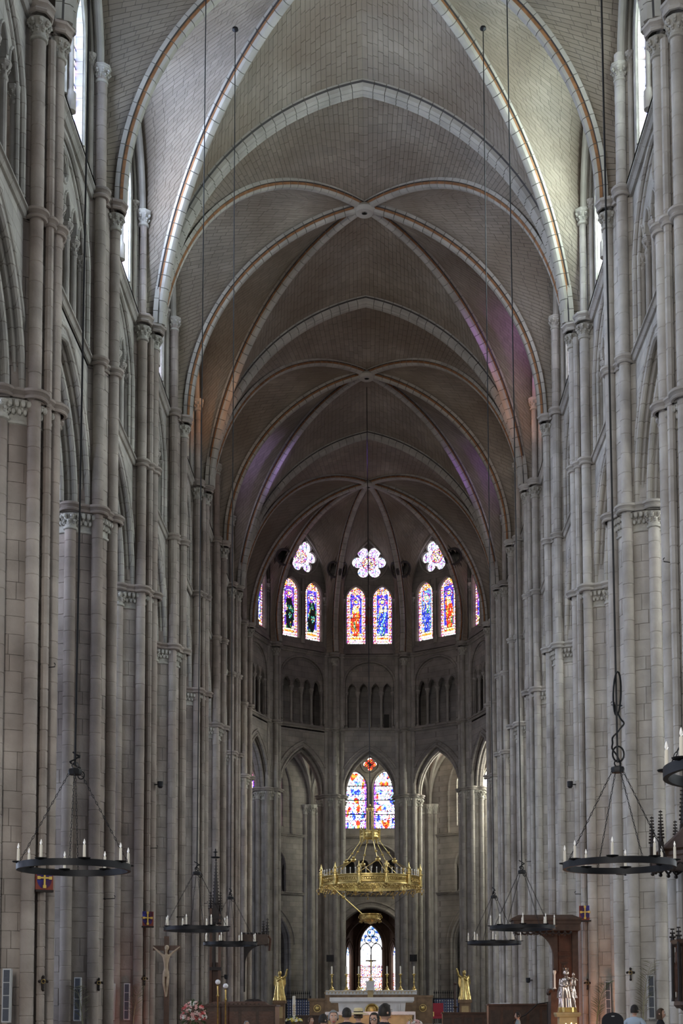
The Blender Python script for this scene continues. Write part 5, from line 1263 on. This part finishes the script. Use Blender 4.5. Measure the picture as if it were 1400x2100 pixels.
def bishop_throne():
    T = thing('wooden_throne', 'tall dark wooden stall with projecting canopy behind the silver statue', 'stall', (-.17, 44, 0))
    z1 = 4.72; b = MB(); b.box(6.28, 7.08, -.1, .05, 0, z1-.2); build(b, 'back_panel', 'red_wood', T, smooth=0)
    b = MB(); b.box(6.9, 7.1, -.22, .05, 0, z1-.2); build(b, 'side_panel', 'dark_wood', T, smooth=0)
    for (za, zb) in ((.3, 1.4), (1.55, 2.6), (2.75, 3.5), (3.6, 4.3)):
        b = MB(); b.box(6.42, 6.86, -.125, -.095, za, zb); b.box(6.47, 6.81, -.15, -.12, za+.06, zb-.06); build(b, 'raised_panel', 'red_wood', T, smooth=0)
    b = MB(); b.box(4.95, 7.12, -.75, .1, z1-.18, z1-.06).box(4.88, 7.16, -.8, .12, z1-.06, z1).tbox(4.88, 7.12, -.8, .1, z1, z1+.12, .25, .2); b.box(5.0, 7.1, -.72, .05, z1-.4, z1-.18); build(b, 'canopy', 'dark_wood', T, smooth=0)
    b = MB()
    for i in range(9):
        x = 5.0+i*.2
        for y in (-.72,): b.tube([(x+.1+.1*cos(t), y, z1-.42-.09*abs(sin(t))*0-.1*sin(t)) for t in [q*pi/6 for q in range(7)]], .03, 5); b.ball((x, y, z1-.46), .05, 6, 4); b.tube([(x, y, z1-.45), (x, y, z1-.56)], .018, 5)
    build(b, 'scalloped_fringe', 'black_wood', T)
    b = MB(); pts = [(5.55+.72*sin(t), z1-.42-.85*(1-cos(t))) for t in [q*pi/2/10 for q in range(11)]]
    o = [(6.3, z1-.35)]+[(5.5, z1-.35)]+pts+[(6.27, 3.0), (6.42, 3.0), (6.42, z1-.35)]
    P = plate([(x, z) for x, z in [(5.5, z1-.33)]+pts+[(6.27, 3.1), (6.4, 3.0), (6.4, z1-.33)]], [], -.12, .12); build(MB().join(P, Matrix.Translation((0, -.3, 0)) @ Matrix.Rotation(-pi/2, 4, 'Z') @ Matrix.Scale(1, 4)), 'arched_brace', 'dark_wood', T, smooth=0)
    b = MB().lathe([(.05, 3.05), (.06, 3.0), (.03, 2.9), (.03, 2.5), (.06, 2.45)], 6.3, -.35, 8); build(b, 'baluster', 'candle', T)
    b = MB(); b.tbox(6.1, 6.4, -.7, 0, 0, 2.35, .03, .0); b.tube([(6.13, -.7+.06*q, 2.35+.05*sin(q)) for q in range(12)], .07, 8); build(b, 'arm_panel', 'dark_wood', T, smooth=0)
    b = MB(); b.box(6.15, 7.0, -.7, -.1, .85, .95); build(b, 'seat', 'red_wood', T, smooth=0)
    c = empty('coat_of_arms', (6.64, -.16, 3.15), 0, T); build(MB().box(-.12, .12, -.02, .0, .12, .16).box(-.07, .07, -.03, .0, -.25, .1).ball((0, -.02, .05), .05, 6, 4), 'carving', 'dark_wood', c, smooth=0)
bishop_throne()
def T_desk(label, cat, name, x0, x1, y0, y1, z, m, extra=None, panels=5):
    T = thing(name, label, cat, ((x0+x1)/2, (y0+y1)/2, 0)); w_ = (x1-x0)/2; d = (y1-y0)/2
    build(MB().box(-w_, w_, -d, d, 0, z-.06), 'carcass', m, T, smooth=0); build(MB().tbox(-w_-.05, w_+.05, -d-.05, d+.05, z-.06, z, .02, .02), 'top', m, T, smooth=0)
    for i in range(panels):
        xa = -w_+2*w_*i/panels+.05; xb = -w_+2*w_*(i+1)/panels-.05; build(MB().box(xa, xb, -d-.02, -d+.01, .2, z-.22), 'panel', 'red_wood' if m != 'red_wood' else 'dark_wood', T, smooth=0)
    return T
D = T_desk('long dark wooden choir desk below the spire on the left', 'desk', 'choir_desk', -5.9, -3.0, 44.5, 46.5, 1.98, 'dark_wood')
b = MB(); b.add([(-.9, -1.0, 1.98), (1.2, -1.0, 1.98), (1.0, .2, 2.1), (-.7, .2, 2.1), (-.9, .3, 1.98), (1.2, .3, 1.98)], [(0, 1, 2, 3), (3, 2, 5, 4), (0, 3, 4), (1, 5, 2)]); build(b, 'sloping_book_rest', 'red_wood', D, smooth=0)
b = MB()
for i in range(14): b.box(-.8+i*.14, -.77+i*.14, -.95, .1, 2.0, 2.03)
build(b, 'slats', 'dark_wood', D, smooth=0)
T = thing('reading_stand', 'dark wooden lectern top standing on the left choir desk', 'lectern', (-3.85, 46, 1.98)); build(MB().lathe([(.1, 0), (.03, .03), (.03, .16)], n=8), 'post', 'black_wood', T); build(MB().tbox(-.3, .3, -.22, .22, .13, .2, .12, .1), 'book_rest', 'black_wood', T, smooth=0)
T_desk('long reddish wooden stall front on the right behind the silver statue', 'stall', 'choir_stall', 4.3, 6.6, 47.5, 48.3, 2.0, 'red_wood')
T_desk('low wooden pew front at the bottom right of the altar', 'pew', 'pew_front', 3.1, 5.2, 56, 56.5, 1.72, 'red_wood')
T_desk('dark wooden stall end at the left of the altar steps', 'stall', 'choir_stall', -3.2, -1.9, 60, 60.6, 1.62, 'dark_wood', panels=3)
T = thing('open_papers', 'white sheets lying on the right wooden stall front', 'papers', (4.75, 47.9, 2.0)); build(MB().box(-.35, .0, -.2, .2, 0, .02).box(.0, .33, -.2, .18, 0, .035), 'sheets', 'white_cloth', T, smooth=0)
T = thing('stair_rail', 'thin dark handrail rising over the right wooden stalls', 'handrail', (5.2, 46.9, 1.2)); build(MB().tube([(-.1, 0, .2), (.35, 0, .42), (.75, 0, .78), (1.15, 0, .84)], .025, 6).tube([(-.1, 0, -1.2), (-.1, 0, .2)], .02, 6).tube([(1.1, 0, -1.2), (1.1, 0, .84)], .02, 6), 'rail', 'black_wood', T)
# spire of the stall on the left
T = thing('carved_spire', 'slender dark wooden spired stall canopy on the left above the choir desk', 'stall', (-5.62, 50, 0))
b = MB(); b.box(-.22, -.13, -.1, .1, 0, 5.6).box(.1, .19, -.1, .1, 0, 5.4).box(-.22, .19, .05, .1, 0, 3.6); build(b, 'posts', 'red_wood', T, smooth=0)
build(MB().box(-.24, .22, -.12, .12, 5.2, 5.32).box(-.1, .0, -.08, .08, 3.4, 5.2).box(-.22, .22, -.12, .12, 3.3, 3.42), 'cross_rails', 'black_wood', T, smooth=0)
b = MB(); b.box(-.12, .12, -.1, .1, 5.1, 5.75); crocket_spire(b, .0, 0, 5.75, 1.75, .12, 13); build(b, 'main_spire', 'black_wood', T, smooth=0)
for x in (-.2, .17): b = MB(); b.box(x-.04, x+.04, -.05, .05, 5.0, 5.5); crocket_spire(b, x, 0, 5.5, .75, .05, 7); build(b, 'side_pinnacle', 'black_wood', T, smooth=0)
b = MB()
for x in (-.18, -.05, .08, .18): b.ball((x, -.1, 5.05), .06, 6, 4); b.ball((x+.03, -.1, 4.9), .04, 6, 4)
build(b, 'leaf_carving', 'black_wood', T)
b = MB().lathe([(.0, 0), (.16, .0), (.18, .04), (.03, .06), (.03, .2), (.1, .22), (.03, .25), (.02, .35)], n=10); build(MB().join(b, Matrix.Translation((-.02, 0, 7.5))), 'finial', 'iron', T)
# bracket canopy
T = thing('wall_bracket_canopy', 'dark wooden bracket canopy projecting from the left choir piers', 'canopy', (-5.1, 56, 0))
build(MB().box(-.06, .0, -.06, .06, 2.6, 5.05), 'post', 'black_wood', T, smooth=0)
b = MB().box(-.08, .95, -.35, .35, 4.55, 4.98).box(.8, 1.0, -.2, .2, 4.5, 4.6); build(b, 'canopy_box', 'dark_wood', T, smooth=0)
b = MB(); P = plate([(0, 4.55), (0, 3.6)]+[(.75*(1-cos(t)), 3.75+.8*sin(t)) for t in [q*pi/2/8 for q in range(9)]], [], -.06, .06); build(MB().join(P, Matrix.Rotation(-pi/2, 4, 'Z')), 'arched_brace', 'black_wood', T, smooth=0)
b = MB()
for i in range(7): b.ball((-.05+i*.16, -.36, 5.02), .045, 5, 4); b.ball((-.05+i*.16, .3, 5.05), .05, 5, 4)
build(b, 'cresting', 'black_wood', T); b = MB(); crocket_spire(b, .92, 0, 4.98, .7, .06, 5); crocket_spire(b, .75, 0, 4.98, .6, .05, 5); build(b, 'pinnacle', 'black_wood', T, smooth=0); build(MB().tube([(.95, 0, 4.95), (1.05, 0, 4.8), (1.0, 0, 4.3)], .05, 6), 'scroll', 'red_wood', T)
for k, (px, py, h) in enumerate(((441, 2013, .85), (457, 2021, .75))):
    x = (px-772)*44/2757+.45; z = 1.65+(2080-py)*44/2757; T = thing('globe_lamp', ('larger' if k == 0 else 'smaller')+' white glass globe lamp on a brass stand over the left choir desk', 'lamp', (x, 44, z), 0, 'globe lamps'); build(MB().ball((0, 0, 0), .085, 12, 8), 'globe', 'white_cloth', T)
    build(MB().lathe([(.12, -z), (.1, -z+.05), (.03, -z+.1), (.025, -.5), (.05, -.45), (.025, -.4), (.03, -.12), (.06, -.09)], n=10), 'stand', 'old_gold', T)
T = thing('processional_stand', 'dark turned wooden stand in front of the right gilded angel', 'stand', (3.75, 58, 0)); build(MB().lathe([(.2, 0), (.2, .1), (.06, .2), (.05, 1.4), (.12, 1.45), (.05, 1.5), (.07, 1.9), (.14, 1.95), (.05, 2.0), (.05, 2.9), (.09, 2.95), (.03, 3.0)], n=10), 'pole', 'dark_wood', T)
T = thing('stand_table', 'flat dark topped stand beside the white lilies', 'stand', (-4.3, 53, 0)); build(MB().lathe([(.2, 0), (.04, .1), (.04, 1.9), (.3, 1.95), (.32, 1.99)], n=12), 'stand_body', 'black_wood', T)
T = thing('dark_chair', 'dark rounded chair back in front of the third right pier', 'chair', (5.15, 27.5, 0)); b = MB(); o = [(-.22, .5), (.22, .5), (.22, 1.5)]+[(.22*cos(t), 1.5+.17*sin(t)) for t in [q*pi/10 for q in range(1, 10)]]+[(-.22, 1.5)]
build(MB().join(plate(o, [], -.03, .03), Matrix.Rotation(-pi/2, 4, 'Z')), 'backrest', 'black_cloth', T, smooth=0); build(MB().box(-.24, .24, -.45, 0, .42, .5), 'seat', 'black_cloth', T, smooth=0); build(MB().box(-.03, .03, -.045, -.03, 1.58, 1.60), 'badge', 'speaker_case', T, smooth=0)
for x in (-.2, .2):
    for y in (-.4, 0): build(MB().box(x-.02, x+.02, y-.02, y+.02, 0, .43), 'leg', 'black_wood', T, smooth=0)

# ------------------------------------------------------------------ people
def person(label, x, y, top, yaw, hair='dark_hair', shirt='black_cloth', legs='black_cloth', hairlen=.0, hat=False, glasses=False, female=False, tilt=0.0):
    """standing visitor; yaw 0 looks at the camera; top = height of the crown"""
    k = top/1.76; w_ = .19 if not female else .165; T = thing('person', label, 'person', (x, y, 0), yaw)
    N = [(0, 0, .98), (0, 0, 1.12), (0, -.01, 1.30), (0, 0, 1.42), (0, .005, 1.50), (0, -.01, 1.56),
         (-w_*.75, 0, 1.43), (-w_-.03, .01, 1.36), (-w_-.06, .02, 1.10), (-w_-.05, -.06, .88), (-w_-.05, -.08, .80),
         (w_*.75, 0, 1.43), (w_+.03, .01, 1.36), (w_+.06, .02, 1.10), (w_+.05, -.06, .88), (w_+.05, -.08, .80),
         (-.09, 0, .88), (-.10, -.01, .50), (-.10, .01, .10), (-.10, -.02, .05), (-.10, -.14, .035), (.09, 0, .88), (.10, -.01, .50), (.10, .01, .10), (.10, -.02, .05), (.10, -.14, .035)]
    E = [(0, 1), (1, 2), (2, 3), (3, 4), (4, 5), (3, 6), (6, 7), (7, 8), (8, 9), (9, 10), (3, 11), (11, 12), (12, 13), (13, 14), (14, 15), (0, 16), (16, 17), (17, 18), (18, 19), (19, 20), (0, 21), (21, 22), (22, 23), (23, 24), (24, 25)]
    R = [(.15, .11), (.135, .10), (.16, .115), (.11, .08), (.055, .055), (.055, .055), (.075, .065), (.065, .06), (.045, .045), (.033, .033), (.035, .02), (.075, .065), (.065, .06), (.045, .045), (.033, .033), (.035, .02),
         (.085, .09), (.06, .06), (.045, .045), (.045, .04), (.04, .03), (.085, .09), (.06, .06), (.045, .045), (.045, .04), (.04, .03)]
    b = skin_body(N, E, R)
    # head grown round the neck, with jaw, nose, brow and ears, and five fingers per hand
    H = []; hc = Vector((0, -.012, 1.645)); n = 18; rows = 14
    for i in range(rows+1):
        th = pi*i/rows; z = -cos(th); r = sin(th); row = []
        for j in range(n):
            a = 2*pi*j/n; cx, cy = cos(a), sin(a); X = .074*r*cx; Y = .092*r*cy; Z = .118*z
            if z < -.1: X *= 1+.30*z; Y *= 1+.12*z if cy < 0 else 1+.35*z        # jaw
            if cy < -.9 and -.45 < z < .05: Y -= .022*(1-abs(z+.22)/.3)              # nose
            if cy < -.6 and .02 < z < .25: Y += .006
            if cy < -.8 and -.75 < z < -.55: Y -= .006
            row.append((hc.x+X, hc.y+Y, hc.z+Z))
        H.append(row)
    b.grid(H, False, True)
    for s in (-1, 1): b.ball((s*.078, .005, 1.64), .024, 6, 5, sx=.45)
    for s in (-1, 1):
        hx, hy, hz = s*(w_+.05), -.085, .775; b.ball((hx, hy, hz), .042, 8, 6, sx=.5)
        for f in range(4): L_ = (.075, .085, .08, .062)[f]; yy = hy-.03+f*.02; b.tube([(hx, yy, hz-.03), (hx, yy-.006, hz-.03-L_*.5), (hx-s*.014, yy-.012, hz-.03-L_)], [.0095, .009, .007], 6)
        b.tube([(hx, hy-.03, hz+.01), (hx-s*.015, hy-.058, hz-.015), (hx-s*.02, hy-.062, hz-.045)], [.011, .010, .008], 6)
    for i, f in enumerate(b.F):
        z = sum(b.V[q][2] for q in f)/len(f); ax = abs(sum(b.V[q][0] for q in f)/len(f))
        b.M[i] = 0 if (z > 1.505 or (z < .845 and ax > w_ - .01)) else (1 if z > .93 else (2 if z > .075 else 3))
    b.V = [(p[0]*k, p[1]*k, p[2]*k) for p in b.V]; body = build(b, 'body', ['skin', shirt, legs, 'black_wood'], T, smooth=60)
    b = MB(); P = []
    for i in range(9):
        th = pi*.5*i/8*1.25; row = []
        for j in range(20):
            a = 2*pi*j/20; fr = sin(a) < -.45; t2 = max(th*(.40 if fr else 1.0), 1e-4); lo = 0
            row.append((.088*sin(t2)**.85*cos(a), .106*sin(t2)**.85*sin(a)-.012, 1.645+.126*cos(t2)-(hairlen*max(0, i-5)/3 if not fr else 0)))
        P.append(row)
    b.grid(P, False, True)
    rn = random.Random(int(x*100)); 
    for i in range(14): a = rn.uniform(0, 2*pi); t2 = rn.uniform(.1, 1.7)*(.38 if sin(a) < -.4 else 1); b.ball((.078*sin(t2)*cos(a), .096*sin(t2)*sin(a)-.012, 1.645+.122*cos(t2)), .02, 6, 4, sz=.5)
    b.V = [(p[0]*k, p[1]*k, p[2]*k) for p in b.V]; build(b, 'hair', hair, T, smooth=60)
    b = MB()
    for s in (-1, 1): b.ball((s*.030, -.094, 1.655), .012, 7, 5)
    b.V = [(p[0]*k, p[1]*k, p[2]*k) for p in b.V]; build(b, 'eyes', 'eye_white', T)
    b = MB()
    for s in (-1, 1): b.ball((s*.030, -.104, 1.655), .0055, 6, 4); b.box(s*.03-.016, s*.03+.016, -.104, -.092, 1.678, 1.684)
    b.V = [(p[0]*k, p[1]*k, p[2]*k) for p in b.V]; build(b, 'pupils_and_brows', 'dark_hair', T)
    b = MB().tube([(-.022, -.094, 1.578), (0, -.103, 1.575), (.022, -.094, 1.578)], .0055, 5); b.V = [(p[0]*k, p[1]*k, p[2]*k) for p in b.V]; build(b, 'lips', 'red_petal', T)
    b = MB().lathe([(.075, 1.455), (.068, 1.49), (.062, 1.515)], 0, .0, 14, caps=False, sy=.9); b.V = [(p[0]*k, p[1]*k, p[2]*k) for p in b.V]; build(b, 'collar', shirt, T)
    if glasses:
        b = MB()
        for s in (-1, 1): b.tube([(s*.031+.024*cos(t), -.112, 1.652+.018*sin(t)) for t in [q*pi/6 for q in range(12)]], .0035, 4, closed=True); b.tube([(s*.055, -.11, 1.655), (s*.078, -.02, 1.65)], .003, 4)
        b.tube([(-.008, -.113, 1.655), (.008, -.113, 1.655)], .003, 4); b.V = [(p[0]*k, p[1]*k, p[2]*k) for p in b.V]; build(b, 'glasses', 'glasses', T)
    if hat:
        b = MB().lathe([(.20, 1.675), (.205, 1.682), (.10, 1.705), (.092, 1.72), (.09, 1.78), (.07, 1.80), (.001, 1.805)], 0, -.01, 24); b.V = [(p[0]*k, p[1]*k, p[2]*k) for p in b.V]; build(b, 'straw_hat', 'straw', T)
        b = MB().lathe([(.095, 1.708), (.0945, 1.735)], 0, -.01, 24, caps=False); b.V = [(p[0]*k, p[1]*k, p[2]*k) for p in b.V]; build(b, 'hat_band', 'dark_band', T)
    return T
def px_x(px, d): return (px-770)*d/2757+CX
def px_z(py, d): return EYE+(VY-py)*d/2757
def at_person(px, topy, d, *a, **kw): person(a[0], px_x(px, d), d, px_z(topy, d), *a[1:], **kw)
at_person(683.5, 2072.5, 22, 'grey haired visitor in dark clothes facing the camera', .1, 'grey_hair')
at_person(711, 2067, 24, 'dark haired visitor seen from behind left of the straw hat', pi+.1, 'dark_hair')
at_person(735, 2071, 26, 'visitor wearing a pale straw hat with dark band, seen from behind', pi+.4, 'brown_hair', hat=True)
at_person(768, 2077.5, 21, 'dark haired woman with glasses facing the camera', -.35, 'dark_hair', 'black_cloth', hairlen=.12, glasses=True, female=True)
at_person(788, 2059.5, 19, 'tall dark haired man in black turned towards the woman with glasses', pi-.9, 'dark_hair')
at_person(662, 2080, 25, 'visitor at the left end of the front group, mostly hidden by the grey haired one', 2.4, 'dark_hair', 'grey_cloth')
at_person(637, 2085, 36, 'small blurred visitor with pinkish face left of the front group', .8, 'brown_hair', 'black_cloth', female=True)
at_person(1299, 2063.5, 30, 'man in a light blue shirt seen from behind near the right pier', pi-.5, 'dark_hair', 'blue_cloth')
at_person(1352, 2071, 30, 'dark haired woman in black at the far right by the palm branch', 1.2, 'brown_hair', 'black_cloth', female=True, hairlen=.08)
at_person(1061, 2077, 42, 'man in a grey jacket with warmly lit face near the silver statue', -1.7, 'dark_hair', 'grey_cloth')
at_person(8, 2086, 30, 'visitor in pink at the bottom left corner below the loudspeaker', .5, 'brown_hair', 'red_cloth', female=True)
at_person(506, 2093, 36, 'white haired visitor mostly cut off by the bottom edge on the left', .5, 'grey_hair', 'white_cloth')

# things standing free of the piers keep their place in the deeper perspective
for o in [q for q in COL.objects if q.parent is None and 'category' in q]:
    if o['category'] in ('pier', 'loudspeaker', 'cross', 'shield', 'hook', 'palm branch', 'hat') or o.name == 'crown_chandelier': continue
    if o.name.startswith('spotlight'): continue
    o.location.y *= 1.0225

pt('statue_fill', (5.6, 38.6, 1.9), 18, (1, .75, .55), .15)  # unseen lamp added to put a highlight on the silver statue
